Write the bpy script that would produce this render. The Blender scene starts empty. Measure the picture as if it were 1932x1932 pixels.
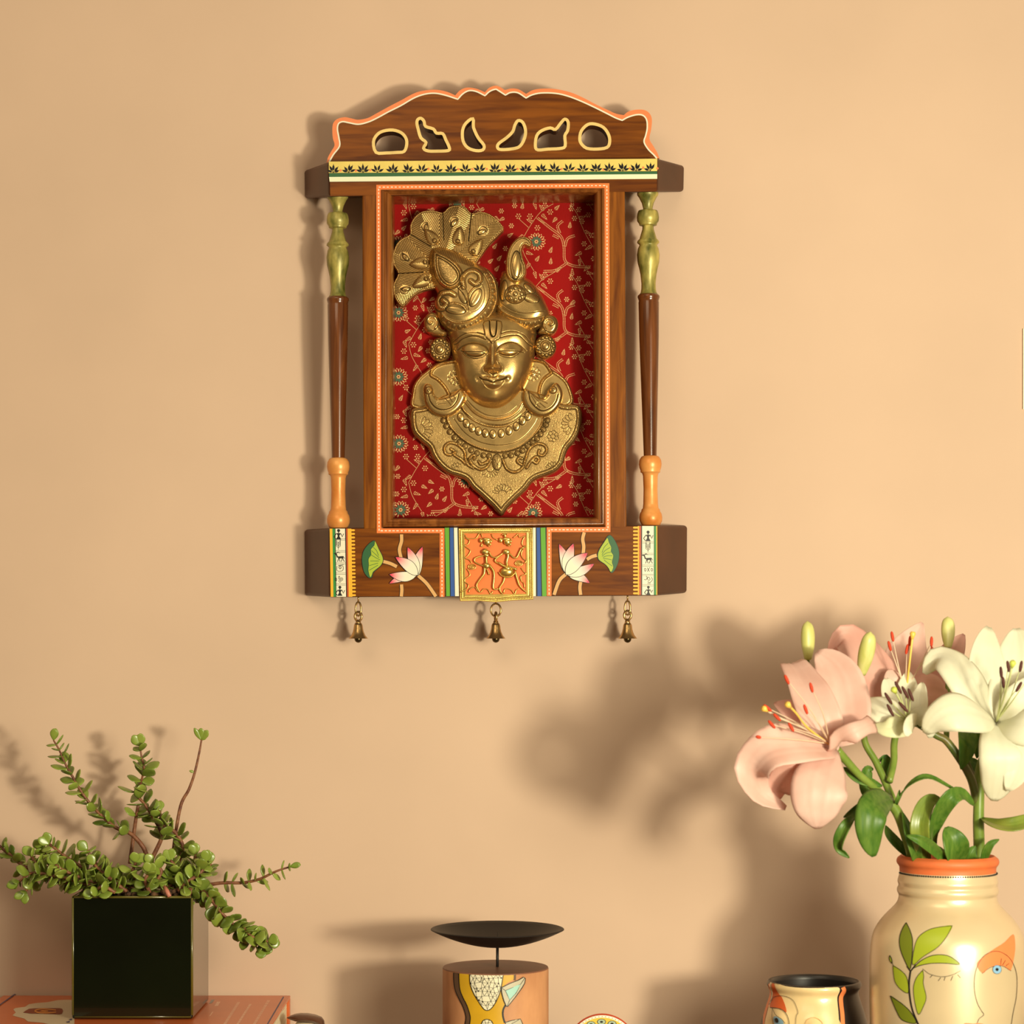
import bpy, math, random
import numpy as np
from mathutils import Vector
from mathutils.geometry import tessellate_polygon
random.seed(7); RNG = np.random.RandomState(5)
SC = bpy.context.scene; COL = SC.collection
# ---------------------------------------------------------------- camera, light, exposure
F = 4300.0; CX = 966.0; CY = 1230.0; D0 = 2.64; CZ = 1.205      # focal length in px (1932 px frame), principal point, distance to wall, camera height
cam_d = bpy.data.cameras.new('camera'); cam = bpy.data.objects.new('camera', cam_d); COL.objects.link(cam)
cam.location = (0, -D0, CZ); cam.rotation_euler = (math.pi/2, 0, 0)
cam_d.sensor_width = 36; cam_d.lens = 36*F/1932; cam_d.shift_x = 0; cam_d.shift_y = (CY-966)/1932
cam_d.clip_start = 0.05; cam_d.dof.use_dof = True; cam_d.dof.focus_distance = D0-0.07; cam_d.dof.aperture_fstop = 9
SC.camera = cam
SC.view_settings.view_transform = 'Standard'; SC.view_settings.look = 'None'; SC.view_settings.gamma = 1
SC.view_settings.use_curve_mapping = False; SC.view_settings.exposure = 0.0
W = bpy.data.worlds.new('world'); SC.world = W; W.use_nodes = True
wn = W.node_tree; wn.nodes.clear()
wo = wn.nodes.new('ShaderNodeOutputWorld'); wb = wn.nodes.new('ShaderNodeBackground'); wb.inputs[1].default_value = 0.40
tc = wn.nodes.new('ShaderNodeTexCoord'); sp = wn.nodes.new('ShaderNodeSeparateXYZ'); rp = wn.nodes.new('ShaderNodeValToRGB')
mr = wn.nodes.new('ShaderNodeMapRange'); mr.inputs[1].default_value = -1; mr.inputs[2].default_value = 1
wn.links.new(tc.outputs['Generated'], sp.inputs[0]); wn.links.new(sp.outputs[2], mr.inputs[0]); wn.links.new(mr.outputs[0], rp.inputs[0])
rp.color_ramp.elements[0].color = (0.10, 0.06, 0.035, 1); rp.color_ramp.elements[1].color = (1.0, 0.84, 0.56, 1)
e = rp.color_ramp.elements.new(0.45); e.color = (0.50, 0.36, 0.21, 1)
# the room behind the camera is dimmer than its sides
my = wn.nodes.new('ShaderNodeMapRange'); my.inputs[1].default_value = -1; my.inputs[2].default_value = -.55; my.inputs[3].default_value = .22; my.inputs[4].default_value = 1.15; my.interpolation_type = 'SMOOTHSTEP'
mv = wn.nodes.new('ShaderNodeVectorMath'); mv.operation = 'SCALE'; wn.links.new(sp.outputs[1], my.inputs[0]); wn.links.new(rp.outputs[0], mv.inputs[0]); wn.links.new(my.outputs[0], mv.inputs['Scale'])
wn.links.new(mv.outputs[0], wb.inputs[0]); wn.links.new(wb.outputs[0], wo.inputs[0])
def area(name, loc, target, size, power, color, shape='DISK'):
    l = bpy.data.lights.new(name, 'AREA'); l.shape = shape; l.size = size; l.energy = power; l.color = color
    if shape == 'RECTANGLE': l.size_y = size*0.7
    o = bpy.data.objects.new(name, l); COL.objects.link(o); o.location = loc
    o.rotation_euler = (Vector(target)-Vector(loc)).to_track_quat('-Z', 'Y').to_euler()
    return o
area('key_lamp', (0.97, -2.02, CZ-0.08), (0.10, 0, CZ+0.15), 0.17, 27, (.97, .90, .66))
area('soft_lamp', (0.86, -2.10, CZ+0.06), (0.10, 0, CZ+0.10), 0.62, 24, (.97, .90, .66))
area('fill_lamp', (-0.75, -2.5, CZ+1.5), (-.25, 0, CZ+.35), 1.4, 15, (1.0, 0.82, 0.57), 'RECTANGLE')
# ---------------------------------------------------------------- helpers
def P(px, py, h=0.0):
    d = D0-h; return Vector(((px-CX)*d/F, -h, CZ+(CY-py)*d/F))
def S(h): return (D0-h)/F
def crop(u0, v0, s): return lambda pts: [(u0+s*p[0], v0+s*p[1])+tuple(p[2:]) for p in pts]
c1 = crop(560, 150, .19668); c2 = crop(930, 150, .19668); c5 = crop(560, 850, .19668); c6 = crop(1000, 850, .19668)
cG = crop(800, 960, .14493); cA = crop(730, 370, .20704); cB = crop(740, 560, .19669); cC = crop(740, 720, .19669)
cD = crop(840, 600, .09317); cF1 = crop(0, 1350, .15528); cF2 = crop(260, 1350, .15528); cF3 = crop(0, 1632, .15528)
cF4 = crop(300, 1632, .17598); cF8 = crop(0, 1560, .21739); cL = crop(1400, 1150, .27536); cV = crop(1400, 1600, .27536)
cK = crop(820, 1800, .12422); cN = crop(1420, 1800, .12422); cBk = crop(0, 1840, .12422); cBr = crop(400, 1840, .13458); cPl = crop(1040, 1872, .10352)
cP2 = crop(600, 960, .09317)
def sm(pts, n=5, closed=False):
    """Catmull-Rom through points of any dimension"""
    p = [np.array(q, float) for q in pts]; N = len(p); out = []
    if N < 3: 
        return [tuple(p[0]+(p[-1]-p[0])*i/n) for i in range(n+1)]
    rng = range(N) if closed else range(N-1)
    for i in rng:
        if closed: a, b, c, d = p[i-1], p[i], p[(i+1) % N], p[(i+2) % N]
        else: b, c = p[i], p[i+1]; a = p[i-1] if i > 0 else 2*b-c; d = p[i+2] if i+2 < N else 2*c-b
        for k in range(n):
            t = k/n; out.append(tuple(0.5*((2*b)+(c-a)*t+(2*a-5*b+4*c-d)*t*t+(3*b-a-3*c+d)*t**3)))
    if not closed: out.append(tuple(p[-1]))
    return out
ORG = {}
class MB:
    def __init__(s): s.v = []; s.f = []; s.m = []
    def add(s, vs, fs, mi=0):
        o = len(s.v); s.v += [tuple(v) for v in vs]; s.f += [tuple(i+o for i in f) for f in fs]; s.m += [mi]*len(fs)
    def build(s, name, mats, parent=None, smooth=True, bevel=0, solid=0, sub=0, angle=None):
        me = bpy.data.meshes.new(name); off = ORG.get(parent.name, Vector()) if parent else Vector()
        me.from_pydata([(v[0]-off[0], v[1]-off[1], v[2]-off[2]) for v in s.v], [], s.f)
        for m in (mats if isinstance(mats, (list, tuple)) else [mats]): me.materials.append(m)
        me.polygons.foreach_set('material_index', s.m)
        me.polygons.foreach_set('use_smooth', [bool(smooth)]*len(s.f)); me.update()
        o = bpy.data.objects.new(name, me); COL.objects.link(o)
        if parent: o.parent = parent; ORG[o.name] = off
        if angle is not None:
            try: me.set_sharp_from_angle(angle=math.radians(angle))
            except Exception: pass
        if bevel:
            b = o.modifiers.new('bevel', 'BEVEL'); b.width = bevel; b.segments = 3; b.limit_method = 'ANGLE'; b.angle_limit = math.radians(40)
        if solid:
            b = o.modifiers.new('solid', 'SOLIDIFY'); b.thickness = solid; b.offset = 0
        if sub:
            b = o.modifiers.new('sub', 'SUBSURF'); b.levels = sub; b.render_levels = sub
        return o
    # ---- shapes
    def tube(s, pts, r, seg=8, mi=0, closed=False, cap=True):
        p = [Vector(q) for q in pts]; n = len(p); r = r if isinstance(r, (list, tuple)) else [r]*n
        if len(r) != n: r = [float(np.interp(i/(n-1), np.linspace(0, 1, len(r)), r)) for i in range(n)]
        T = []
        for i in range(n):
            a = p[(i-1) % n] if (closed or i > 0) else p[i]; b = p[(i+1) % n] if (closed or i < n-1) else p[i]
            t = (b-a); T.append(t.normalized() if t.length > 1e-12 else Vector((0, 0, 1)))
        u = T[0].orthogonal().normalized(); vs = []
        for i in range(n):
            u = (u-T[i]*u.dot(T[i])); u = u.normalized() if u.length > 1e-9 else T[i].orthogonal().normalized(); w = T[i].cross(u)
            for k in range(seg):
                a = 2*math.pi*k/seg; vs.append(p[i]+(u*math.cos(a)+w*math.sin(a))*r[i])
        fs = []
        for i in range(n if closed else n-1):
            j = (i+1) % n
            for k in range(seg): fs.append((i*seg+k, i*seg+(k+1) % seg, j*seg+(k+1) % seg, j*seg+k))
        if cap and not closed: fs.append(tuple(range(seg))[::-1]); fs.append(tuple((n-1)*seg+k for k in range(seg)))
        s.add(vs, fs, mi)
    def lathe(s, prof, c, seg=40, mi=0, mif=None, close=False):
        """prof: (radius, z) world; c: centre (x, y)"""
        vs = []; fs = []; n = len(prof)
        for r, z in prof:
            for k in range(seg):
                a = 2*math.pi*k/seg; vs.append((c[0]+r*math.cos(a), c[1]+r*math.sin(a), z))
        o = len(s.v); s.v += vs
        for i in range(n-1):
            for k in range(seg):
                s.f.append((o+i*seg+k, o+i*seg+(k+1) % seg, o+(i+1)*seg+(k+1) % seg, o+(i+1)*seg+k))
                s.m.append(mif(i, 2*math.pi*(k+.5)/seg) if mif else mi)
        if close:
            s.f.append(tuple(o+k for k in range(seg))[::-1]); s.m.append(mi)
            s.f.append(tuple(o+(n-1)*seg+k for k in range(seg))); s.m.append(mi)
    def box(s, x0, x1, y0, y1, z0, z1, mi=0):
        v = [(x, y, z) for x in (x0, x1) for y in (y0, y1) for z in (z0, z1)]
        s.add(v, [(0, 1, 3, 2), (4, 6, 7, 5), (0, 4, 5, 1), (2, 3, 7, 6), (0, 2, 6, 4), (1, 5, 7, 3)], mi)
    def hull8(s, fr, bk, mi=0):
        """front quad and back quad (TL,TR,BR,BL)"""
        s.add(list(fr)+list(bk), [(3, 2, 1, 0), (4, 5, 6, 7), (0, 1, 5, 4), (1, 2, 6, 5), (2, 3, 7, 6), (3, 0, 4, 7)], mi)
    def sphere(s, c, rx, ry=None, rz=None, mi=0, seg=12, rings=8):
        ry = ry or rx; rz = rz or rx; vs = []; fs = []
        for i in range(rings+1):
            t = math.pi*i/rings
            for k in range(seg):
                a = 2*math.pi*k/seg; vs.append((c[0]+rx*math.sin(t)*math.cos(a), c[1]+ry*math.sin(t)*math.sin(a), c[2]+rz*math.cos(t)))
        for i in range(rings):
            for k in range(seg): fs.append((i*seg+k, (i+1)*seg+k, (i+1)*seg+(k+1) % seg, i*seg+(k+1) % seg))
        s.add(vs, fs, mi)
    def poly(s, pts, mp, mi=0, holes=(), thick=None):
        """flat polygon, px points mapped with mp; tessellated"""
        loops = [[Vector((q[0], q[1], 0)) for q in l] for l in [pts]+list(holes)]
        tri = tessellate_polygon(loops); flat = [q for l in loops for q in l]
        a = sum((flat[t[1]]-flat[t[0]]).cross(flat[t[2]]-flat[t[0]]).z for t in tri)
        tri = [tuple(t) if a > 0 else tuple(t)[::-1] for t in tri]
        s.add([mp(q.x, q.y) for q in flat], tri, mi)
        return flat
    def ribbon(s, pts, w, mp, mi=0, closed=False, taper=False):
        n = len(pts); vs = []
        for i in range(n):
            a = pts[(i-1) % n] if (closed or i > 0) else pts[i]; b = pts[(i+1) % n] if (closed or i < n-1) else pts[i]
            dx, dy = b[0]-a[0], b[1]-a[1]; L = math.hypot(dx, dy) or 1
            ww = w/2*(math.sin(math.pi*min(max(i/(n-1), .04), .96))**.6 if taper else 1)
            vs.append(mp(pts[i][0]-dy/L*ww, pts[i][1]+dx/L*ww)); vs.append(mp(pts[i][0]+dy/L*ww, pts[i][1]-dx/L*ww))
        fs = [(2*i, 2*i+1, 2*((i+1) % n)+1, 2*((i+1) % n)) for i in range(n if closed else n-1)]
        s.add(vs, fs, mi)
    def dot(s, x, y, r, mp, mi=0, k=8, ry=None, ang=0):
        ry = ry or r; ca, sa = math.cos(ang), math.sin(ang); vs = [mp(x, y)]
        for i in range(k):
            a = 2*math.pi*i/k; u, v = r*math.cos(a), ry*math.sin(a); vs.append(mp(x+u*ca-v*sa, y+u*sa+v*ca))
        s.add(vs, [(0, i+1, (i+1) % k+1) for i in range(k)], mi)
    def dots(s, pts, pitch, r, mp, mi=0, k=6):
        for x, y in resample(pts, pitch): s.dot(x, y, r, mp, mi, k)
    def dashes(s, pts, pitch, ln, w, mp, mi=0):
        q = resample(pts, pitch)
        for i in range(len(q)-1):
            (x, y), (a, b) = q[i], q[i+1]; L = math.hypot(a-x, b-y) or 1; t = ln/L*random.uniform(.85, 1.1)
            s.ribbon([(x, y), (x+(a-x)*t, y+(b-y)*t)], w*random.uniform(.8, 1.1), mp, mi)
    def fill(s, pts, mp, step, mi=0):
        """polygon gridded finely so that it can follow a curved surface; border snapped"""
        R = Relief(pts, step); V, Q, _ = R.grid()
        s.add([mp(a, b) for a, b in V], [tuple(q) for q in Q], mi)
def resample(pts, pitch):
    p = np.array([q[:2] for q in pts], float); d = np.r_[0, np.cumsum(np.hypot(*np.diff(p, axis=0).T))]
    n = max(int(round(d[-1]/pitch)), 1); t = np.linspace(0, d[-1], n+1)
    return list(zip(np.interp(t, d, p[:, 0]), np.interp(t, d, p[:, 1])))
def tag(o, label, cat, group=None):
    o['label'] = label; o['category'] = cat
    if group: o['group'] = group
    return o
def thing(name, loc, label, cat, group=None):
    o = bpy.data.objects.new(name, None); COL.objects.link(o); o.location = loc; o.empty_display_size = .05
    ORG[o.name] = Vector(loc); return tag(o, label, cat, group)
def struct(o): o['kind'] = 'structure'; return o
# ---------------------------------------------------------------- relief fields (metal castings)
class Relief:
    def __init__(s, outline, step):
        o = np.array([q[:2] for q in outline], float); s.o = o; s.st = step
        lo = o.min(0)-2*step; hi = o.max(0)+2*step
        xs = np.arange(lo[0], hi[0]+step, step); ys = np.arange(lo[1], hi[1]+step, step); s.xs, s.ys = xs, ys
        s.X, s.Y = np.meshgrid(xs, ys)
        ins = np.zeros(s.X.shape, bool); n = len(o)
        for i in range(n):
            x1, y1 = o[i]; x2, y2 = o[(i+1) % n]
            if y1 == y2: continue
            c = ((y1 > s.Y) != (y2 > s.Y)); ins ^= c & (s.X < (x2-x1)*(s.Y-y1)/(y2-y1)+x1)
        s.ins = ins
        s.D, s.Sg, s.NX, s.NY = s.dist(np.vstack([o, o[:1]]), None)
        s.H = np.zeros(s.X.shape); s.K = np.zeros(s.X.shape)
        s.Di = np.where(ins, s.D, 0)
    def dist(s, pts, margin):
        D = np.full(s.X.shape, 1e9); SG = np.zeros(s.X.shape); NX = s.X.copy(); NY = s.Y.copy(); acc = 0
        for i in range(len(pts)-1):
            ax, ay = pts[i][:2]; bx, by = pts[i+1][:2]; dx, dy = bx-ax, by-ay; L2 = dx*dx+dy*dy
            if L2 < 1e-12: continue
            if margin is None: sl = (slice(None), slice(None))
            else:
                i0 = np.searchsorted(s.ys, min(ay, by)-margin); i1 = np.searchsorted(s.ys, max(ay, by)+margin)
                j0 = np.searchsorted(s.xs, min(ax, bx)-margin); j1 = np.searchsorted(s.xs, max(ax, bx)+margin)
                if i1 <= i0 or j1 <= j0: acc += math.sqrt(L2); continue
                sl = (slice(i0, i1), slice(j0, j1))
            X = s.X[sl]; Y = s.Y[sl]; t = np.clip(((X-ax)*dx+(Y-ay)*dy)/L2, 0, 1); qx = ax+t*dx; qy = ay+t*dy
            d = np.hypot(X-qx, Y-qy); m = d < D[sl]
            D[sl] = np.where(m, d, D[sl]); SG[sl] = np.where(m, acc+t*math.sqrt(L2), SG[sl])
            NX[sl] = np.where(m, qx, NX[sl]); NY[sl] = np.where(m, qy, NY[sl]); acc += math.sqrt(L2)
        return D, SG, NX, NY
    def inside(s, poly):
        m = np.zeros(s.X.shape, bool); n = len(poly)
        for i in range(n):
            x1, y1 = poly[i][:2]; x2, y2 = poly[(i+1) % n][:2]
            if y1 == y2: continue
            m ^= ((y1 > s.Y) != (y2 > s.Y)) & (s.X < (x2-x1)*(s.Y-y1)/(y2-y1)+x1)
        return m
    def round(s, a, R, p=2.0):
        s.H += a*(1-(1-np.clip(s.Di/R, 0, 1))**p)**(1/p); return s
    def ridge(s, pts, w, a, pitch=0, mod=.45, ends=True):
        D, g, _, _ = s.dist(pts, w*1.1); c = np.sqrt(np.clip(1-(D/w)**2, 0, 1))
        if pitch: c = c*(1-mod*(.5+.5*np.cos(2*np.pi*g/pitch)))
        s.H += a*c; return s
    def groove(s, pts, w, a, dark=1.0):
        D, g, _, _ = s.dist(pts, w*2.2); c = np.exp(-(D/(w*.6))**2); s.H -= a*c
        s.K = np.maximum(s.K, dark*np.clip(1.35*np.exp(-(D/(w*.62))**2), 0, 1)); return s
    def edge_rope(s, d0, w, a, pitch, mod=.5):
        c = np.sqrt(np.clip(1-((s.Di-d0)/w)**2, 0, 1)); s.H += a*c*(1-mod*(.5+.5*np.cos(2*np.pi*s.Sg/pitch))); return s
    def edge_groove(s, d0, w, a, dark=1):
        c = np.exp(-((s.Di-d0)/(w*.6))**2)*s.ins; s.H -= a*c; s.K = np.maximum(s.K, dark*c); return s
    def dome(s, x, y, rx, ry, ang, a, p=2, dark=0):
        ca, sa = math.cos(math.radians(ang)), math.sin(math.radians(ang)); u = ((s.X-x)*ca+(s.Y-y)*sa)/rx; v = (-(s.X-x)*sa+(s.Y-y)*ca)/ry
        r = np.sqrt(u*u+v*v); s.H += a*np.clip(1-r**p, 0, 1)**.5
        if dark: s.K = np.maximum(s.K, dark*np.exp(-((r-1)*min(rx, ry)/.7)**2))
        return s
    def gauss(s, x, y, rx, ry, ang, a):
        ca, sa = math.cos(math.radians(ang)), math.sin(math.radians(ang)); u = ((s.X-x)*ca+(s.Y-y)*sa)/rx; v = (-(s.X-x)*sa+(s.Y-y)*ca)/ry
        s.H += a*np.exp(-(u*u+v*v)); return s
    def plate(s, poly, a, soft=1.5, dark=1):
        m = s.inside(poly); D, _, _, _ = s.dist(list(poly)+[poly[0]], None); sd = np.where(m, D, -D)
        s.H += a*np.clip(.5+sd/(2*soft), 0, 1)
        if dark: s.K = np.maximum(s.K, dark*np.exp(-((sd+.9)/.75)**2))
        return m, D
    def hatch(s, mask, phase, pitch, a, dark=.7):
        c = (.5+.5*np.cos(2*np.pi*phase/pitch))**2*mask; s.H -= a*c; s.K = np.maximum(s.K, dark*c); return s
    def stipple(s, mask, a):
        s.H += a*(RNG.rand(*s.H.shape)-.5)*mask; return s
    def fan(s, x, y, r, a0, a1, n, w=.7, a=.0004):
        for i in range(n):
            t0 = math.radians(a0+(a1-a0)*i/n); t1 = math.radians(a0+(a1-a0)*(i+1)/n); tm = (t0+t1)/2
            q = [(x+.4*r*math.cos(t0), y+.4*r*math.sin(t0)), (x+.85*r*math.cos(t0), y+.85*r*math.sin(t0)), (x+1.02*r*math.cos(tm), y+1.02*r*math.sin(tm)), (x+.85*r*math.cos(t1), y+.85*r*math.sin(t1))]
            s.groove(sm(q, 3), w, a, .8)
        s.groove([(x+.4*r*math.cos(math.radians(a0+(a1-a0)*k/10)), y+.4*r*math.sin(math.radians(a0+(a1-a0)*k/10))) for k in range(11)], w, a, .8)
    def grid(s):
        ins = s.ins; pad = np.pad(ins, 1); near = np.zeros_like(ins)
        for di in (0, 1, 2):
            for dj in (0, 1, 2): near |= pad[di:di+ins.shape[0], dj:dj+ins.shape[1]]
        use = near; XX = np.where(ins, s.X, s.NX); YY = np.where(ins, s.Y, s.NY)
        q = use[:-1, :-1] & use[1:, :-1] & use[:-1, 1:] & use[1:, 1:] & (ins[:-1, :-1] | ins[1:, :-1] | ins[:-1, 1:] | ins[1:, 1:])
        idx = np.arange(ins.size).reshape(ins.shape)
        Q = np.stack([idx[:-1, :-1][q], idx[1:, :-1][q], idx[1:, 1:][q], idx[:-1, 1:][q]], 1)
        u, inv = np.unique(Q, return_inverse=True); Q = inv.reshape(Q.shape)
        return np.stack([XX.ravel()[u], YY.ravel()[u]], 1), Q, u
    def build(s, name, mat, parent, href, h0, hback, mirror=None):
        V2, Q, u = s.grid(); H = s.H.ravel()[u]; K = s.K.ravel()[u]; d = D0-href
        V = np.stack([(V2[:, 0]-CX)*d/F, -(h0+H), CZ+(CY-V2[:, 1])*d/F], 1)
        e = np.concatenate([Q[:, [0, 1]], Q[:, [1, 2]], Q[:, [2, 3]], Q[:, [3, 0]]]); key = e.min(1)*10**8+e.max(1)
        _, i, c = np.unique(key, return_index=True, return_counts=True); b = e[i[c == 1]]
        bu, inv = np.unique(b, return_inverse=True); inv = inv.reshape(b.shape); n = len(V)
        B = V[bu].copy(); B[:, 1] = -hback; V = np.vstack([V, B])
        side = np.stack([b[:, 1], b[:, 0], n+inv[:, 0], n+inv[:, 1]], 1); Q = np.vstack([Q, side]); K = np.r_[K, np.zeros(len(B))]
        off = ORG.get(parent.name, Vector()) if parent else Vector(); V = V-np.array(off)[None]
        me = bpy.data.meshes.new(name); me.vertices.add(len(V)); me.vertices.foreach_set('co', V.astype(np.float32).ravel())
        me.loops.add(Q.size); me.loops.foreach_set('vertex_index', Q.astype(np.int32).ravel())
        me.polygons.add(len(Q)); me.polygons.foreach_set('loop_start', np.arange(0, Q.size, 4, dtype=np.int32))
        me.polygons.foreach_set('use_smooth', np.ones(len(Q), bool)); me.update(calc_edges=True); me.validate()
        at = me.attributes.new('patina', 'FLOAT', 'POINT'); at.data.foreach_set('value', K.astype(np.float32))
        me.materials.append(mat); o = bpy.data.objects.new(name, me); COL.objects.link(o)
        try: me.set_sharp_from_angle(angle=math.radians(70))
        except Exception: pass
        if parent: o.parent = parent; ORG[o.name] = off
        return o
# ---------------------------------------------------------------- materials
def nodes(name):
    m = bpy.data.materials.new(name); m.use_nodes = True; nt = m.node_tree; b = nt.nodes['Principled BSDF']; return m, nt, b
def mat(name, col, rough=.5, metal=0, var=0, scale=40, bump=0, bscale=300, coat=0, spec=.5, col2=None, stretch=(1, 1, 1), trans=0, croug=.1):
    m, nt, b = nodes(name); L = nt.links
    b.inputs['Base Color'].default_value = (*col, 1); b.inputs['Roughness'].default_value = rough; b.inputs['Metallic'].default_value = metal
    b.inputs['Coat Weight'].default_value = coat; b.inputs['Coat Roughness'].default_value = croug; b.inputs['Specular IOR Level'].default_value = spec
    if var or col2 or bump:
        t = nt.nodes.new('ShaderNodeTexCoord'); mp = nt.nodes.new('ShaderNodeMapping'); mp.inputs['Scale'].default_value = stretch
        L.new(t.outputs['Object'], mp.inputs[0])
    if var or col2:
        n = nt.nodes.new('ShaderNodeTexNoise'); n.inputs['Scale'].default_value = scale; n.inputs['Detail'].default_value = 5; L.new(mp.outputs[0], n.inputs[0])
        r = nt.nodes.new('ShaderNodeValToRGB'); r.color_ramp.elements[0].position = .32; r.color_ramp.elements[1].position = .68
        k = 1-var; c2 = col2 or tuple(min(1, c*(1+var)) for c in col)
        r.color_ramp.elements[0].color = (*[c*k for c in col], 1); r.color_ramp.elements[1].color = (*c2, 1)
        L.new(n.outputs[0], r.inputs[0]); L.new(r.outputs[0], b.inputs['Base Color'])
    if bump:
        n = nt.nodes.new('ShaderNodeTexNoise'); n.inputs['Scale'].default_value = bscale; n.inputs['Detail'].default_value = 3; L.new(mp.outputs[0], n.inputs[0])
        bp = nt.nodes.new('ShaderNodeBump'); bp.inputs['Strength'].default_value = bump; bp.inputs['Distance'].default_value = .001
        L.new(n.outputs[0], bp.inputs['Height']); L.new(bp.outputs[0], b.inputs['Normal'])
    if trans:
        tr = nt.nodes.new('ShaderNodeBsdfTranslucent'); mx = nt.nodes.new('ShaderNodeMixShader'); mx.inputs[0].default_value = trans
        tr.inputs[0].default_value = (*col, 1); out = nt.nodes['Material Output']
        L.new(b.outputs[0], mx.inputs[1]); L.new(tr.outputs[0], mx.inputs[2]); L.new(mx.outputs[0], out.inputs[0])
    return m
def wood(name, dark, light, axis, sc=9, rough=.42, coat=.12):
    m, nt, b = nodes(name); L = nt.links
    t = nt.nodes.new('ShaderNodeTexCoord'); mp = nt.nodes.new('ShaderNodeMapping'); L.new(t.outputs['Object'], mp.inputs[0])
    st = [14, 14, 14]; st[axis] = 1.2; mp.inputs['Scale'].default_value = st
    n = nt.nodes.new('ShaderNodeTexNoise'); n.inputs['Scale'].default_value = sc; n.inputs['Detail'].default_value = 8; n.inputs['Distortion'].default_value = .6
    L.new(mp.outputs[0], n.inputs[0]); r = nt.nodes.new('ShaderNodeValToRGB')
    r.color_ramp.elements[0].position = .3; r.color_ramp.elements[1].position = .68
    r.color_ramp.elements[0].color = (*dark, 1); r.color_ramp.elements[1].color = (*light, 1)
    L.new(n.outputs[0], r.inputs[0]); L.new(r.outputs[0], b.inputs['Base Color'])
    b.inputs['Roughness'].default_value = rough; b.inputs['Coat Weight'].default_value = coat; b.inputs['Coat Roughness'].default_value = .18; b.inputs['Specular IOR Level'].default_value = .14
    bp = nt.nodes.new('ShaderNodeBump'); bp.inputs['Strength'].default_value = .12; bp.inputs['Distance'].default_value = .0008
    L.new(n.outputs[0], bp.inputs['Height']); L.new(bp.outputs[0], b.inputs['Normal'])
    return m
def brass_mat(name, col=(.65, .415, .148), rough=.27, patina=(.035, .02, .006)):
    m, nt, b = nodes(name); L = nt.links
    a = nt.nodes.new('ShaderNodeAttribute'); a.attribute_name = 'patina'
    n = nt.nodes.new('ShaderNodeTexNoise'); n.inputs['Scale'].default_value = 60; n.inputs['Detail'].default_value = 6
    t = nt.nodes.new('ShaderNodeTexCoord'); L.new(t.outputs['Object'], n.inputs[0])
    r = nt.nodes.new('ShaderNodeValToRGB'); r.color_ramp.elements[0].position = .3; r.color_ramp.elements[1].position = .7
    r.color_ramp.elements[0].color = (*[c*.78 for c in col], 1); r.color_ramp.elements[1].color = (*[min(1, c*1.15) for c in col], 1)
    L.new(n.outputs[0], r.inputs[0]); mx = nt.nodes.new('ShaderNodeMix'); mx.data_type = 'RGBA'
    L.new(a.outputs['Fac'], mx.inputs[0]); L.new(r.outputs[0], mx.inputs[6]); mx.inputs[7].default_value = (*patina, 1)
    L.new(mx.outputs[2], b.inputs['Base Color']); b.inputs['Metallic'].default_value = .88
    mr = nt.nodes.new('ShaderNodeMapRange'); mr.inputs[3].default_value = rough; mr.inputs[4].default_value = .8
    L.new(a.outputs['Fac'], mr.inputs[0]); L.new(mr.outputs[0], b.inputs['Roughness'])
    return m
def srgb(r, g, b):
    f = lambda c: (c/255/12.92) if c <= 10 else ((c/255+.055)/1.055)**2.4
    return (f(r), f(g), f(b))
m_wall = mat('wall_paint', (.70, .50, .365), .85, var=.045, scale=3.2, bump=.05, bscale=120, spec=.2)
m_table = wood('table_wood', (.05, .02, .008), (.12, .05, .02), 0)
m_floor = mat('floor_stone', (.35, .28, .2), .5, var=.1, scale=5)
m_wood_h = wood('frame_wood_across', (.088, .019, .001), (.25, .070, .004), 0)
m_wood_v = wood('frame_wood_upright', (.11, .025, .001), (.31, .094, .007), 2)
m_wood_end = mat('frame_wood_dark', (.072, .021, .006), .42, var=.35, scale=10, coat=.1, spec=.25)
m_mould = wood('moulding_wood', (.12, .030, .006), (.33, .11, .022), 2, rough=.28, coat=.5)
m_orange = mat('orange_paint', (.86, .20, .035), .4, var=.04, scale=50)
m_coral = mat('coral_paint', (.85, .235, .075), .4, var=.04, scale=50)
m_white = mat('white_paint', (.86, .80, .62), .45)
m_cream = mat('cream_paint', (.84, .85, .60), .45)
m_yellow = mat('yellow_paint', (.80, .60, .14), .45, var=.06, scale=60)
m_gold_y = mat('marigold_paint', (.86, .45, .02), .45)
m_holey = mat('hole_edge_paint', (.83, .58, .20), .45, var=.1, scale=80)
m_dgreen = mat('dark_green_paint', (.02, .115, .035), .4)
m_green = mat('green_paint', (.03, .26, .05), .4)
m_lgreen = mat('leaf_green_paint', (.12, .38, .02), .4)
m_lime = mat('lime_paint', (.40, .50, .035), .4)
m_blue = mat('blue_paint', (.022, .09, .36), .4)
m_black = mat('black_paint', (.008, .006, .006), .4)
m_tan = mat('tan_paint', (.70, .38, .13), .45)
m_rust = mat('rust_paint', (.5, .07, .01), .45)
m_pinkp = mat('pink_paint', (.85, .10, .16), .45)
m_pink2 = mat('pale_pink_paint', (.85, .42, .42), .45)
m_pgreen = mat('pillar_green', (.12, .15, .015), .38, metal=.2, col2=(.62, .50, .13), var=.5, scale=75, stretch=(1, 1, .4), bump=.3, bscale=120)
m_porange = mat('pillar_orange', (.80, .25, .04), .36, metal=.15, var=.12, scale=30, col2=(.90, .42, .12), bump=.1)
m_brass = brass_mat('antique_brass')
m_bell = brass_mat('bell_brass', (.62, .38, .15), .28)
m_plaq = brass_mat('plaque_brass', (.80, .53, .14), .30)
m_iron = mat('black_iron', (.016, .012, .010), .5, metal=.3, spec=.4)
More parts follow.
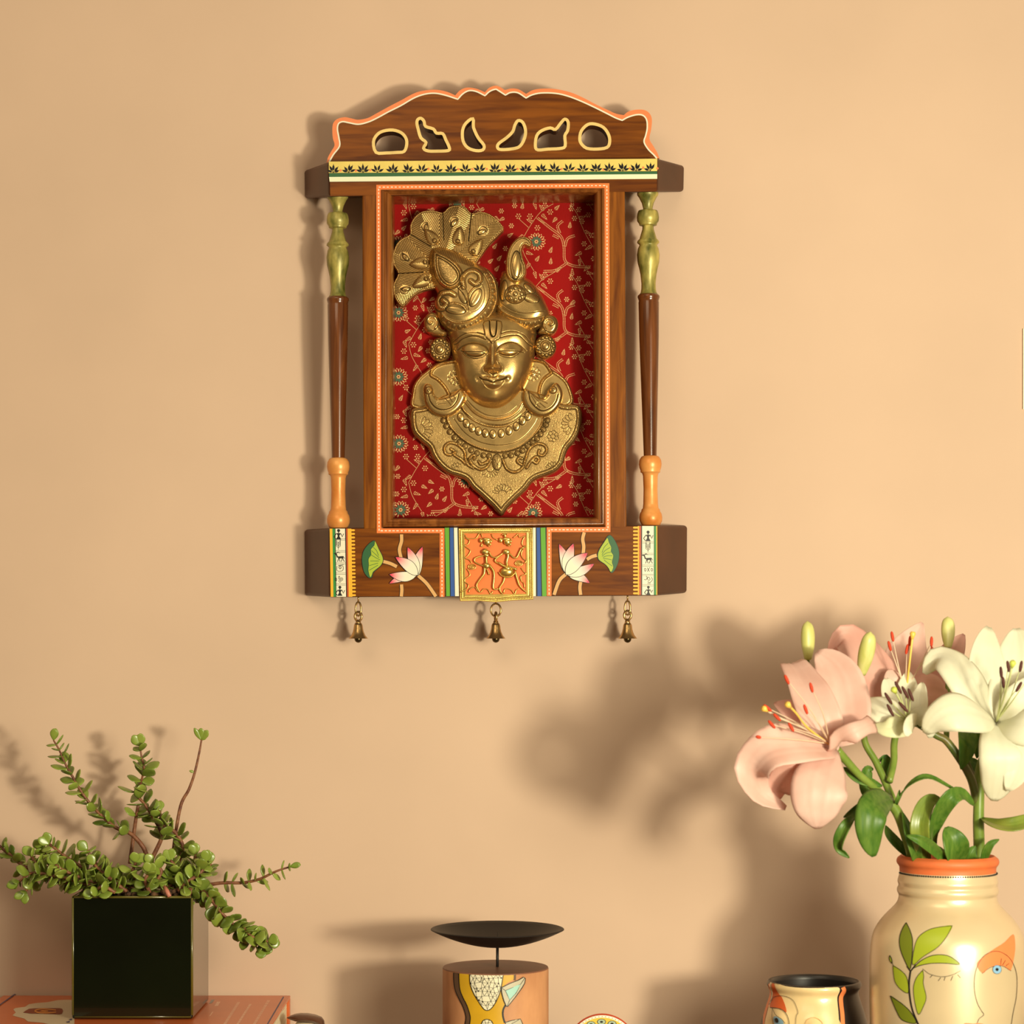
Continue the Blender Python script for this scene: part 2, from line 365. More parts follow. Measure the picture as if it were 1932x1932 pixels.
# ---------------------------------------------------------------- room and table
TZ = .75
mb = MB(); mb.box(-2.6, 2.6, 0, .12, 0, 2.8); wall = struct(mb.build('wall_back', m_wall, smooth=False))
mb = MB(); mb.box(-2.6, 2.6, -4.2, .12, -.1, 0); struct(mb.build('floor', m_floor, smooth=False))
tb = thing('console_table', (0, -.26, 0), 'dark wooden console table carrying the planter, candle holder and vase', 'table')
mb = MB(); mb.box(-1.1, 1.1, -.52, -.001, TZ-.035, TZ); mb.build('tabletop', m_table, tb, False, bevel=.004)
for x in (-1.03, 1.03):
    for y in (-.47, -.05):
        mb = MB(); mb.box(x-.03, x+.03, y-.03, y+.03, 0, TZ-.035); mb.build('leg', m_table, tb, False, bevel=.003)
sw = thing('switch_plate', P(1990, 690, 0), 'cream wall plate whose left edge just shows at the right border of the photo', 'wall plate')
mb = MB(); mb.hull8([P(1930.3, 620, .003), P(2050, 620, .003), P(2050, 772, .003), P(1930.3, 772, .003)], [P(1930.3, 620, 0), P(2050, 620, 0), P(2050, 772, 0), P(1930.3, 772, 0)])
mb.build('plate', mat('plate_plastic', (.85, .82, .6), .3), sw, False)
mb = MB(); mb.hull8([P(1960, 650, .007), P(2020, 650, .007), P(2020, 742, .005), P(1960, 742, .005)], [P(1960, 650, .003), P(2020, 650, .003), P(2020, 742, .003), P(1960, 742, .003)])
mb.build('rocker', bpy.data.materials['plate_plastic'], sw, False)
# ---------------------------------------------------------------- carved frame
HF = .078; HP = .058
fr = thing('carved_wall_shrine', P(932, 1127, 0), 'carved brown wooden shrine frame with pillars and red brocade niche hung on the wall', 'wall shrine')
def pf(k, h=HF): return lambda x, y: P(x, y, h)+Vector((0, -.00016*k, 0))
# beam
mb = MB(); mb.hull8([P(620, 304, HF), P(1240, 298, HF), P(1240, 362, HF), P(621, 371, HF)], [P(573, 321, 0), P(1292, 312, 0), P(1291, 362, 0), P(574, 375, 0)])
beam = mb.build('beam', m_wood_end, fr, False, bevel=.0035)
mb = MB(); mb.poly([(622, 306), (1239, 300), (1239, 361), (623, 370)], pf(1)); mb.build('beam_facing', m_wood_h, beam, False)
mb = MB(); mp = pf(2)
mb.poly([(620.5, 305), (1240, 299.5), (1240, 323.5), (620.5, 327)], mp, 0); mb.poly([(621, 326.5), (1240, 323), (1240, 328.5), (621, 334)], mp, 1)
mb.poly([(621, 334), (1240, 328.5), (1240, 337.5), (622, 343)], mp, 2)
mp = pf(3); rd = random.Random(3); x = 629; yb = lambda x: 326.5-3.5*(x-620)/620
while x < 1236:
    n = rd.choice([5, 5, 4]); b = (x, yb(x)-.5); full = x > 648
    for k in range(n):
        a = math.radians(-90+(k-(n-1)/2)*(34 if n == 5 else 40)+rd.uniform(-6, 6)); L = rd.uniform(12.5, 15); L *= .78+.34*abs(math.sin(a))
        tip = (b[0]+L*math.cos(a)*1.05, b[1]+L*math.sin(a)*1.05)
        if tip[0] > 1238: continue
        mb.ribbon([b, tip], .8, mp, 3); mb.ribbon([(b[0]+L*t_*math.cos(a), b[1]+L*t_*math.sin(a)) for t_ in (.28, .42, .58, .74, .92)], 4.6, mp, 3, taper=True)
    if rd.random() < .8: mb.dot(x+13.5, yb(x)-5+rd.uniform(-2, 2), 2.3, mp, 4)
    x += rd.choice([25, 27, 29])
mb.build('beam_painting', [m_yellow, m_dgreen, m_cream, m_black, m_coral], beam, False)
# pediment
out = c1([(283, 805), (300, 745), (330, 690), (362, 630), (345, 560), (341, 470), (352, 415), (390, 378), (460, 362), (530, 375), (590, 386), (680, 370), (760, 328), (880, 262), (1000, 200), (1110, 140), (1200, 110), (1330, 98), (1440, 118), (1520, 152)])
out = sm(out, 4)[:-1]+sm(c1([(1520, 152), (1565, 105), (1630, 78), (1720, 88), (1805, 122)]), 4)[:-1]
out += sm(c1([(1805, 122), (1845, 80), (1900, 60)])+c2([(60, 68), (115, 102)]), 4)[:-1]+sm(c2([(115, 102), (180, 86), (250, 96), (318, 138)]), 4)[:-1]
out += sm(c2([(318, 138), (380, 103), (470, 88), (600, 92), (740, 122), (860, 172), (980, 235), (1100, 292), (1180, 328), (1255, 342)]), 4)[:-1]
out += sm(c2([(1255, 342), (1300, 308), (1370, 290), (1450, 292), (1502, 325), (1525, 385), (1518, 480), (1502, 570), (1540, 640), (1575, 700), (1597, 755)]), 4)
wl = sm(c1([(308, 798), (350, 722), (410, 640), (404, 560), (390, 480), (400, 425), (440, 405), (500, 415), (590, 430), (680, 410), (760, 375), (880, 310), (1000, 250), (1120, 180), (1220, 143), (1320, 132), (1420, 150), (1545, 190)]), 4)[:-1]
wl += sm(c1([(1545, 190), (1590, 140), (1650, 108), (1720, 115), (1805, 156)]), 4)[:-1]+sm(c1([(1805, 156), (1850, 115), (1905, 94)])+c2([(50, 105), (120, 150)]), 4)[:-1]
wl += sm(c2([(120, 150), (170, 125), (240, 128), (318, 178)]), 4)[:-1]+sm(c2([(318, 178), (370, 150), (460, 130), (600, 133), (720, 160), (850, 210), (980, 270), (1100, 330), (1180, 370), (1240, 392)]), 4)[:-1]
wl += sm(c2([(1240, 392), (1300, 360), (1380, 338), (1440, 345), (1475, 390), (1480, 470), (1465, 540), (1450, 600), (1490, 670), (1540, 720), (1572, 757)]), 4)
H = [c1([(735, 600), (770, 530), (830, 495), (920, 485), (1000, 510), (1045, 560), (1055, 620), (1030, 690), (960, 700), (860, 705), (760, 700)]),
     c1([(1160, 385), (1190, 372), (1220, 400), (1235, 450), (1310, 475), (1340, 515), (1400, 520), (1430, 580), (1462, 650), (1455, 682), (1350, 688), (1260, 686), (1215, 660), (1240, 605), (1190, 560), (1165, 480), (1152, 420)]),
     c1([(1690, 375), (1695, 460), (1740, 560), (1795, 630), (1785, 675), (1720, 683), (1640, 655), (1595, 590), (1590, 490), (1622, 420)]),
     c2([(240, 395), (285, 410), (312, 480), (305, 560), (260, 640), (190, 665), (80, 673), (45, 655), (55, 615), (130, 560), (190, 500), (210, 440)]),
     c2([(690, 380), (722, 410), (717, 490), (690, 540), (693, 640), (640, 663), (530, 668), (432, 676), (407, 640), (420, 540), (470, 490), (550, 465), (600, 480), (650, 420)]),
     c2([(833, 560), (850, 490), (910, 432), (980, 428), (1060, 460), (1110, 530), (1120, 600), (1095, 652), (1000, 668), (900, 660), (845, 612)])]
def shrink(pts, a):
    n = len(pts); ar = sum(pts[i][0]*pts[(i+1) % n][1]-pts[(i+1) % n][0]*pts[i][1] for i in range(n)); sg = 1 if ar > 0 else -1; o = []
    for i in range(n):
        dx = pts[(i+1) % n][0]-pts[i-1][0]; dy = pts[(i+1) % n][1]-pts[i-1][1]; L = math.hypot(dx, dy) or 1
        o.append((pts[i][0]-sg*dy/L*a, pts[i][1]+sg*dx/L*a))
    return o
Hs = [sm(h, 3, True) for h in H]; hole = [shrink(h, 2.6) for h in Hs]
body = out+[(1240, 306), (619, 312)]
mb = MB(); ff = lambda x, y: P(x, y, HP); bf = lambda x, y: P(x, y, HP)+Vector((0, .020, 0))
mb.poly(body, ff, 0, hole); k = len(mb.v); mb.poly(body, bf, 0, hole)
for lp, mi in [(body, 1)]+[(h, 2) for h in hole]:
    n = len(lp); vs = [ff(*q) for q in lp]+[bf(*q) for q in lp]; mb.add(vs, [(i, (i+1) % n, n+(i+1) % n, n+i) for i in range(n)], mi)
ped = mb.build('pediment', [m_wood_h, m_coral, m_wood_end], fr, False)
mb = MB(); mb.poly(out+wl[::-1], pf(1, HP), 0); mb.ribbon(wl, 2.7, pf(2, HP), 1); mb.build('painted_edge', [m_coral, m_white], ped, False)
mb = MB()
for h in Hs: mb.ribbon(h, 5.8, pf(2, HP), 0, closed=True)
mb.build('painted_hole_outlines', m_holey, ped, False)
# rails
for q in ([(683, 365), (722, 365), (724, 1000), (686, 1000)], [(1137, 355), (1179, 355), (1182, 998), (1138, 998)]):
    mb = MB(); mb.hull8([P(x, y, HF-.0004) for x, y in q], [P(x, y, HF-.0004)+Vector((0, HF-.0005, 0)) for x, y in q]); mb.build('side_rail', m_wood_v, fr, False, bevel=.0022)
# lower box
mb = MB(); mb.hull8([P(622, 996, HF), P(1240, 990.5, HF), P(1240, 1124, HF), P(622, 1127, HF)], [P(573, 999, .0005), P(1298, 991, .0005), P(1297, 1119, .0005), P(574, 1124, .0005)])
base = mb.build('base_box', m_wood_end, fr, False, bevel=.0035)
mb = MB(); mb.poly([(624, 998), (1238, 993), (1238, 1122.5), (624, 1125.5)], pf(1)); mb.build('base_facing', m_wood_h, base, False)
# moulding round the niche
oc = [(719, 361), (1140.5, 357), (1141.5, 992.5), (720.5, 995.5)]; ic = [(740.5, 369.5), (1122, 366), (1122, 975.5), (741.5, 977.5)]
prof = [(0, .0782), (.04, .0805), (.12, .0822), (.24, .0825), (.33, .0812), (.38, .0795), (.45, .0792), (.52, .0804), (.62, .0808), (.74, .0798), (.86, .077), (.95, .073), (1, .069)]
mb = MB(); vs = []
for t, h in prof:
    for a, b in zip(oc, ic):
        v = P(a[0]+(b[0]-a[0])*t, a[1]+(b[1]-a[1])*t, .074); v.y = -h; vs.append(v)
fs = [(i*4+k, i*4+(k+1) % 4, (i+1)*4+(k+1) % 4, (i+1)*4+k) for i in range(len(prof)-1) for k in range(4)]; mb.add(vs, fs)
mld = mb.build('niche_moulding', m_mould, fr, True, angle=50)
m_lining = mat('niche_side_lining', (.085, .008, .005), .6)
m_red = mat('red_brocade', (.31, .005, .004), .7, spec=.12, var=.22, scale=7, bump=.25, bscale=900, stretch=(1, 1, .25))
# niche lining and back
mb = MB(); HB = .019
vf = [P(x, y, .069) for x, y in ic]; vb = [Vector((v.x, -HB, v.z)) for v in vf]
mb.add(vf+vb, [(k, (k+1) % 4, 4+(k+1) % 4, 4+k) for k in range(4)], 1)
mb.add(vb, [(0, 1, 2, 3)], 0)
lin = mb.build('niche_lining', [m_red, m_mould], fr, False)
# gold embroidery: thread stitches on the back cloth
m_thread = mat('gold_thread', (.74, .43, .18), .42, metal=.15)
m_tgreen = mat('green_thread', (.06, .11, .055), .6)
mb = MB(); inx = lambda x, y: 743 < x < 1119 and 384 < y < 974
HBs = D0-.014
def mcl(k): 
    def f(x, y):
        # pattern laid out in the cloth's own plane (px at the cloth's depth)
        return P(x, y, HB)+Vector((0, -.0002*k, 0))
    return f
SP = []
def stitch(x, y, L, w, a, mi=0):
    if inx(x, y): mb.dot(x, y, L*1.06, mcl(1), mi, 6, w*1.15, a); SP.append((x, y))
def vine(pts):
    q = resample(sm(pts, 5), 2.6)
    for i in range(len(q)-1):
        a = math.atan2(q[i+1][1]-q[i][1], q[i+1][0]-q[i][0])
        for s_ in (-1.7, 1.7): stitch(q[i][0]-math.sin(a)*s_, q[i][1]+math.cos(a)*s_, .95, .8, a)
def stem(pts):
    q = resample(sm(pts, 4), 1.9)
    for i in range(len(q)-1): stitch(q[i][0], q[i][1], 1.1, .45, math.atan2(q[i+1][1]-q[i][1], q[i+1][0]-q[i][0]))
def flower(x, y, r=4.2):
    for k in range(6): stitch(x+r*math.cos(k*1.047), y+r*math.sin(k*1.047), 1.5, 1.05, k*1.047)
    stitch(x, y, 1, 1, 0)
def sprig(x, y, a, L=10, n=3):
    ca, sa = math.cos(a), math.sin(a)
    for k in range(n+1):
        bx, by = x+ca*L*k/n, y+sa*L*k/n
        for s_ in (-1, 1):
            b = a+s_*.75; l = 3.8*(1-.5*k/n); stitch(bx+l*.8*math.cos(b), by+l*.8*math.sin(b), l*.62, .62, b)
    stitch(x+ca*(L+2.5), y+sa*(L+2.5), 2.4, .6, a)
for j in range(-1, 6):
    for i in range(-1, 3):
        ox = 1058+i*-212; oy = 452+j*130.5+(0 if i % 2 == 0 else 62)
        if i == 0: oy += 0
        T = lambda pts: [(ox+u, oy+v) for u, v in pts]
        vine(T([(-43, -40), (-20, -22), (0, -6), (6, 14), (8, 40), (26, 50), (58, 52)])); vine(T([(-2, -13), (-6, -26), (5, -36)])); vine(T([(-14, -8), (-2, -2)])); vine(T([(8, 12), (13, -2), (28, -8)]))
        vine(T([(12, 44), (-10, 58), (-34, 60)]))
        stem(T([(-75, 5), (-60, -22), (-38, -52), (-10, -70)])); stem(T([(-60, -22), (-80, -40)])); stem(T([(-45, -40), (-30, -30)])); stem(T([(-75, 5), (-68, 30), (-50, 60)]))
        for u, v in ((-80, -44), (-58, -44), (-30, -64), (-44, -22), (-66, 6), (-84, 18), (-20, -52)): flower(ox+u, oy+v)
        for u, v, a in ((-70, -8, 2.6), (-52, -32, 3.6), (-32, -54, -2.2), (-10, -70, -.6), (-36, -48, .8), (-66, 24, .3), (-58, 44, 2.2), (-84, -2, 1.2), (-76, 30, 2.9), (-50, 60, 1.3)): sprig(ox+u, oy+v, a)
        stem(T([(64, 20), (44, -16), (30, -50), (16, -66)])); stem(T([(70, 90), (52, 62), (34, 30)]))
        for u, v in ((40, -34), (26, -40), (58, -8), (44, 8), (62, 36), (20, -58), (34, 74), (52, 84)): flower(ox+u, oy+v, 3.8)
        for u, v, a in ((44, -16, .4), (34, -40, -.3), (58, 12, 2.6), (40, 24, 2.7), (36, 36, 1.6), (48, 62, .2), (54, 50, 2.4), (22, -62, -1.6)): sprig(ox+u, oy+v, a)
def gflower(x, y, r=13):
    for k in range(16):
        a = k*math.pi/8; stitch(x+r*math.cos(a), y+r*.95*math.sin(a), 3, 1.1, a); stitch(x+r*1.25*math.cos(a+.2), y+r*1.2*math.sin(a+.2), 1.6, .8, a)
    for k in range(9):
        a = k*2*math.pi/9; 
        if inx(x+7*math.cos(a), y+7*math.sin(a)): mb.dot(x+7*math.cos(a), y+7*math.sin(a), 3.6, mcl(2), 1, 7, 2.6, a)
    for k in range(6): 
        a = k*2*math.pi/6
        if inx(x, y): mb.dot(x+2.6*math.cos(a), y+2.6*math.sin(a), 1.5, mcl(3), 0, 5)
for x, y in ((752, 590), (752, 711), (753, 837), (756, 962), (1012, 456), (1006, 968), (862, 380), (752, 462), (880, 905), (1010, 590), (1010, 842)): gflower(x, y)
sq = random.Random(9)
for _ in range(2600):
    x, y = sq.uniform(746, 1116), sq.uniform(388, 970)
    if min((abs(x-a)+abs(y-b) for a, b in SP), default=99) < 13: continue
    if sq.random() < .3: flower(x, y, 3.6)
    else: sprig(x-3, y+3, sq.choice([-.7, 2.4, -1.2, .5])+sq.uniform(-.3, .3), 8)
mb.build('embroidery', [m_thread, m_tgreen], lin, False)
# orange stitched border
path = [(834, 1126), (834, 1001.5), (715.3, 1001.5), (714.5, 353.5), (1145, 350.5), (1147, 999.5), (1036, 999.5), (1036, 1124.3)]
def outl(path, w): 
    o = []; n = len(path)
    for i in range(n):
        a = path[max(i-1, 0)]; b = path[i]; c = path[min(i+1, n-1)]
        d1 = Vector((b[0]-a[0], b[1]-a[1])) if i else Vector((c[0]-b[0], c[1]-b[1])); d2 = Vector((c[0]-b[0], c[1]-b[1])) if i < n-1 else d1
        d1.normalize(); d2.normalize(); n1 = Vector((-d1.y, d1.x)); n2 = Vector((-d2.y, d2.x)); m = (n1+n2); m = m/ (m.dot(n1)); o.append((b[0]+m.x*w/2, b[1]+m.y*w/2))
    return o
mb = MB(); a = outl(path, 9); b = outl(path, -9); n = len(path); mp = pf(6)
mb.add([mp(*q) for q in a]+[mp(*q) for q in b], [(i, i+1, n+i+1, n+i) for i in range(n-1)], 0)
for i in range(n-1): mb.dashes([path[i], path[i+1]], 7.6 if abs(path[i][0]-path[i+1][0]) > 5 else 6.8, 4.4, 1.9, pf(7), 1)
mb.build('stitched_border', [m_orange, m_white], fr, False)
# lower painting: stripes beside the plaque
for bk_, bars in (((838.3, 865, 841, 866), ((839.3, 847.3, 842, 848.8, 0), (849, 855.2, 850.5, 857.6, 1), (856.5, 863, 858.6, 866, 2))), ((1004, 1031.5, 1005, 1033), ((1005.5, 1010.5, 1006, 1011, 2), (1012.5, 1018.5, 1014, 1021.2, 1), (1020, 1029, 1023, 1031, 0)))):
    mb = MB(); a, b, c, d = bk_; mb.poly([(a, 995.5), (b, 995), (d, 1125), (c, 1125)], pf(4), 4)
    for a, b, c, d, mi in bars: mb.poly([(a, 995.7), (b, 995.5), (d, 1124.8), (c, 1124.8)], pf(5), mi)
    mb.build('colour_stripes', [m_lgreen, m_blue, m_white, m_gold_y, m_black], base, False)
# figure strips at both ends
def strip(cm, quad_x, side, figs, seq):
    mb = MB(); y0, y1 = (997.5, 1126) if side < 0 else (992.5, 1122.5)
    bands = [(622, 627.4, 0), (627.2, 631.8, 1), (631, 634, 2), (633, 651, 3), (650.2, 654, 2), (653, 656.6, 4), (656, 663, 0)]
    if side > 0: bands = [(1203.3, 1206.3, 0), (1205.8, 1209.5, 4), (1209, 1213, 2), (1211.5, 1233.5, 3), (1232, 1235.5, 2), (1234.5, 1239.5, 1), (1239, 1245, 0)]
    if side > 0: bands[-1] = (1238.2, 1240, 0)
    for ib, (a, b, mi) in enumerate(bands):
        s_ = .0155*(1 if side < 0 else .02); mb.poly([(a, y0), (b, y0), (b+s_*(y1-y0), y1), (a+s_*(y1-y0), y1)], pf(3+.3*ib if mi != 2 else 2.6+.05*ib), mi)
    n = 19
    for k in range(n):
        y = y0+3+(y1-y0-6)*k/(n-1)
        x0, x1 = (660, 668) if side < 0 else (1196, 1206); 
        if side < 0: x0 += 2*k/n; x1 += 2*k/n
        mb.ribbon([(x0, y), (x1, y)], 3.7, pf(5.4), 0); mb.dot(x1 if side < 0 else x0, y, 1.85, pf(5.8), 0)
    mp = pf(6)
    for y in seq: 
        x0, x1 = (632+.012*(y-997), 652) if side < 0 else (1212, 1233); mb.ribbon([(x0, y), (x1, y)], .5, mp, 2); mb.ribbon([(x0, y+2.6), (x1, y+2.6)], .5, mp, 2)
    for w, pts in figs: mb.ribbon(cm(pts) if len(pts) > 1 else pts, w, mp, 2)
    return mb
def human(x, y, s_=1.0):
    """black seated figure drawn with strokes and dots; returns painter"""
    def f(mb, mp):
        mb.dot(x, y, 2.9*s_, mp, 2, 10); mb.ribbon([(x, y+2), (x, y+5*s_)], 1.5, mp, 2)
        mb.poly([(x-4*s_, y+5*s_), (x+4*s_, y+5*s_), (x+1*s_, y+11*s_), (x-1*s_, y+11*s_)], mp, 2); mb.poly([(x-1*s_, y+10*s_), (x+1*s_, y+10*s_), (x+5*s_, y+17*s_), (x-5*s_, y+17*s_)], mp, 2)
        mb.ribbon([(x-4*s_, y+5.5*s_), (x-8.5*s_, y+12*s_), (x-5*s_, y+16*s_)], 1.4, mp, 2); mb.ribbon([(x+4*s_, y+5.5*s_), (x+7*s_, y+12*s_), (x+9.5*s_, y+6*s_)], 1.3, mp, 2)
    return f
def goat(x, y, fl=1):
    def f(mb, mp):
        mb.poly([(x-4*fl, y), (x+7*fl, y-.8), (x+7*fl, y+3), (x-2*fl, y+4)], mp, 2); mb.ribbon([(x-4*fl, y+2), (x-6.5*fl, y-5)], 2.2, mp, 2); mb.dot(x-8*fl, y-5.5, 2.6, mp, 2, 8, 1.4)
        mb.ribbon([(x-7*fl, y-6), (x-3*fl, y-7.5), (x+1*fl, y-6.4)], .8, mp, 2); mb.ribbon([(x-6*fl, y-6.5), (x-2*fl, y-9)], .7, mp, 2)
        for u, v in ((-2, -4), (-1, 1), (5, 3), (6, 9)): mb.ribbon([(x+u*fl, y+3), (x+(u+(v-u)*.3)*fl, y+6), (x+v*fl, y+10)], 1.1, mp, 2)
        mb.ribbon([(x+7*fl, y), (x+9.5*fl, y+4)], .8, mp, 2)
    return f
def oval(pts, w=.8):
    return lambda mb, mp: mb.ribbon(sm(pts, 4, True), w, mp, 2, closed=True)
def line(pts, w=.8): return lambda mb, mp: mb.ribbon(sm(pts, 4) if len(pts) > 2 else pts, w, mp, 2)
def wheat(x, y):
    def f(mb, mp):
        mb.ribbon([(x, y-7), (x, y+8)], .7, mp, 2)
        for k in range(4):
            for s_ in (-1, 1): mb.ribbon(sm([(x, y+4-3*k), (x+s_*4, y+1-3*k), (x+s_*3, y-3-3*k)], 3), .7, mp, 2)
    return f
mL = strip(cP2, 0, -1, [], [1016.5, 1039, 1062, 1081, 1101.5])
for f in (human(639, 1001), wheat(638.5, 1029), goat(641, 1050), line([(636, 1068), (636.5, 1077), (646.5, 1076.5), (647, 1068), (638, 1067.5), (648, 1065.5)]), line([(642, 1074), (639.5, 1071), (641, 1068.5), (644, 1070), (643, 1073), (641.5, 1071)]),
          oval([(634, 1090), (635.5, 1092), (635, 1096), (632.7, 1095), (633, 1091)]), oval([(640, 1087), (642, 1091), (640, 1093), (639, 1090)]), oval([(642, 1094), (643.5, 1097), (641, 1098.5), (639.5, 1096)]), oval([(644.5, 1090), (647, 1092), (646, 1095), (643.5, 1093)]), human(641.5, 1108, .95)): f(mL, pf(6))
mL.build('figure_strip', [m_gold_y, m_green, m_black, m_white, m_rust], base, False)
mR = strip(c6, 0, 1, [], [1022, 1044, 1066, 1083.5, 1103])
for f in (human(1222.7, 1004), wheat(1222.5, 1034), goat(1222, 1053), oval([(1217, 1072), (1219, 1074.5), (1217.5, 1078), (1215.8, 1075)]), oval([(1229.5, 1072), (1231.5, 1074.5), (1230, 1078), (1228.3, 1075)]), line([(1221, 1071), (1223, 1075), (1221.5, 1078.5)]), line([(1226, 1070.5), (1223.5, 1074.5), (1225.5, 1078.5)]),
          line([(1215, 1093), (1219, 1094), (1221, 1089), (1219, 1087)]), oval([(1224, 1089), (1226.5, 1093), (1223.5, 1095), (1221.5, 1091)]), line([(1222, 1097), (1226, 1099), (1231, 1094), (1229, 1089)]), line([(1223, 1099), (1223, 1102.5)]), line([(1226, 1099), (1226, 1102.5)]), human(1223.3, 1108, .85)): f(mR, pf(6))
mR.build('figure_strip', [m_gold_y, m_green, m_black, m_white, m_rust], base, False)
# lotus paintings with real brushed petal tips (white petal, pink tip area)
def pet(mb, base_, tip, w, bend, k):
    """petal polygon from base to tip in px; returns outline"""
    bx, by = base_; tx, ty = tip; dx, dy = tx-bx, ty-by; L = math.hypot(dx, dy); nx, ny = -dy/L, dx/L; lo = []; hi = []
    for i in range(13):
        t = i/12; c = bend*math.sin(math.pi*t); ww = w*(math.sin(math.pi*t**.8))**.85
        lo.append((bx+dx*t+nx*(c+ww), by+dy*t+ny*(c+ww))); hi.append((bx+dx*t+nx*(c-ww), by+dy*t+ny*(c-ww)))
    o = lo+hi[::-1]; mb.poly(shrink(o, -.9), pf(k), 1); mb.poly(o, pf(k+.6), 0)
    def at(l, f): i = int(f); r = f-i; return l[-1] if i >= 12 else (l[i][0]*(1-r)+l[i+1][0]*r, l[i][1]*(1-r)+l[i+1][1]*r)
    for j in range(9):   # brushed pink towards the tip
        f = 5.6+.66*j; ii = int(f)+1; L_ = [at(lo, f)]+lo[ii:]; H_ = [at(hi, f)]+hi[ii:]
        m_ = at(lo, f-.5); n_ = at(hi, f-.5); c_ = ((m_[0]+n_[0])/2, (m_[1]+n_[1])/2)
        mb.poly(L_+H_[::-1]+[c_], pf(k+.8+.07*j), 8+j)
def lotus(cm, stems, petals, pad_o, pad_i, veins, k0=7):
    mb = MB()
    for s_ in stems: mb.ribbon(sm(cm(s_), 5), 7.6, pf(k0), 1); mb.ribbon(sm(cm(s_), 5), 6.2, pf(k0+.5), 5)
    for i, (b_, t_, w_, bd) in enumerate(petals): pet(mb, cm([b_])[0], cm([t_])[0], w_, bd, k0+2+1.5*i)
    po = sm(cm(pad_o), 4, True); mb.poly(shrink(po, -.8), pf(k0+1), 1); mb.poly(po, pf(k0+1.5), 6)
    pi = sm(cm(pad_i), 3, True); mb.poly(shrink(pi, -.6), pf(k0+2), 1); mb.poly(pi, pf(k0+2.5), 7)
    for v in veins: mb.ribbon(sm(cm(v), 3), .9, pf(k0+3), 6)
    return mb
m_pink3 = mat('blush_paint', (.86, .60, .52), .45); LM = [m_white, m_black, m_pinkp, m_pink2, m_pink3, m_tan, m_dgreen, m_lime]+[mat('petal_blush_tone', tuple(a+(b-a)*((j+1)/9)**1.5 for a, b in zip((.86, .78, .66), (.82, .07, .13))), .45) for j in range(9)]
mb = lotus(c5, [[(1005, 805), (1005, 870), (985, 950), (1000, 1030)], [(1005, 1285), (1008, 1340), (1003, 1400)], [(830, 1065), (900, 1085), (960, 1115)], [(1165, 1200), (1250, 1280), (1335, 1400)]],
    [((1160, 1200), (1205, 925), 8.5, -4), ((1155, 1200), (1065, 930), 9.5, 2), ((1140, 1205), (890, 1275), 7, 4), ((1145, 1200), (890, 1190), 9, -3), ((1160, 1195), (950, 1025), 10, 3)],
    [(735, 868), (690, 900), (645, 960), (628, 1030), (632, 1100), (650, 1170), (690, 1218), (720, 1215), (735, 1170), (800, 1110), (828, 1060), (820, 1010), (790, 950), (755, 880)],
    [(752, 872), (745, 910), (712, 950), (715, 1000), (690, 1040), (692, 1100), (688, 1150), (705, 1215), (722, 1190), (735, 1160), (800, 1108), (826, 1058), (818, 1010), (788, 950)],
    [[(735, 930), (765, 960), (785, 1010)], [(716, 960), (760, 1000), (790, 1030)], [(712, 1000), (760, 1030), (800, 1050)], [(705, 1060), (790, 1060)], [(695, 1105), (780, 1080)], [(695, 1150), (780, 1100)]])
mb.build('lotus_painting', LM, base, False)
mb = lotus(c6, [[(520, 785), (505, 850), (515, 920), (508, 1000)], [(490, 1240), (478, 1310), (485, 1385)], [(640, 1005), (590, 1020), (545, 1045)], [(345, 1185), (280, 1250), (230, 1385)]],
    [((340, 1170), (280, 900), 8.5, 4), ((340, 1175), (415, 895), 10, -2), ((375, 1200), (570, 1270), 7.5, -4), ((360, 1195), (612, 1090), 8.5, 3), ((345, 1190), (550, 985), 11.5, -3)],
    [(745, 825), (775, 818), (815, 870), (845, 940), (852, 1010), (838, 1090), (800, 1160), (775, 1168), (755, 1130), (720, 1090), (660, 1050), (648, 1000), (665, 950), (710, 880)],
    [(742, 840), (755, 880), (778, 930), (775, 970), (798, 1010), (785, 1070), (798, 1120), (775, 1165), (752, 1125), (718, 1088), (662, 1048), (652, 1000), (668, 950), (712, 880)],
    [[(748, 890), (710, 930), (690, 980)], [(770, 930), (720, 960), (690, 1000)], [(775, 975), (730, 985), (690, 1015)], [(790, 1010), (740, 1010), (700, 1025)], [(785, 1050), (740, 1040), (700, 1035)], [(790, 1110), (740, 1075), (710, 1050)]])
mb.build('lotus_painting', LM, base, False)
# pillars
PR = [(366, 18), (369, 20), (373, 20), (378, 16.5), (388, 11.5), (398, 9), (401, 9.5), (403, 18), (408, 20), (415, 21), (422, 20.5), (427, 17), (430, 16.5), (431.5, 10.5), (438, 11), (448, 14), (456, 16.5), (460, 20.5), (463, 21), (466, 17.5), (468, 16.5), (474, 19.5), (486, 21.5), (500, 20.5), (512, 17.5), (523, 15.2), (540, 13.5), (550, 13.8), (557, 15), (561, 18)]
PB = [(560.5, 18), (563, 20.5), (566, 21), (569, 20), (573, 18.8), (576, 19.5), (640, 18.6), (720, 16.4), (800, 14), (865, 12.2)]
PO = [(864, 13), (866, 17), (872, 20.5), (880, 21.5), (887, 20.5), (892, 18.5), (895, 18.7), (897, 15.5), (902, 14), (928, 13.2), (955, 14), (963, 15), (965, 17.2), (969, 18), (973, 20.5), (980, 21.8), (987, 21.3), (993, 18.5), (996.5, 17)]
m_pbrown = wood('pillar_wood', (.07, .018, .005), (.20, .062, .016), 2, rough=.25, coat=.8)
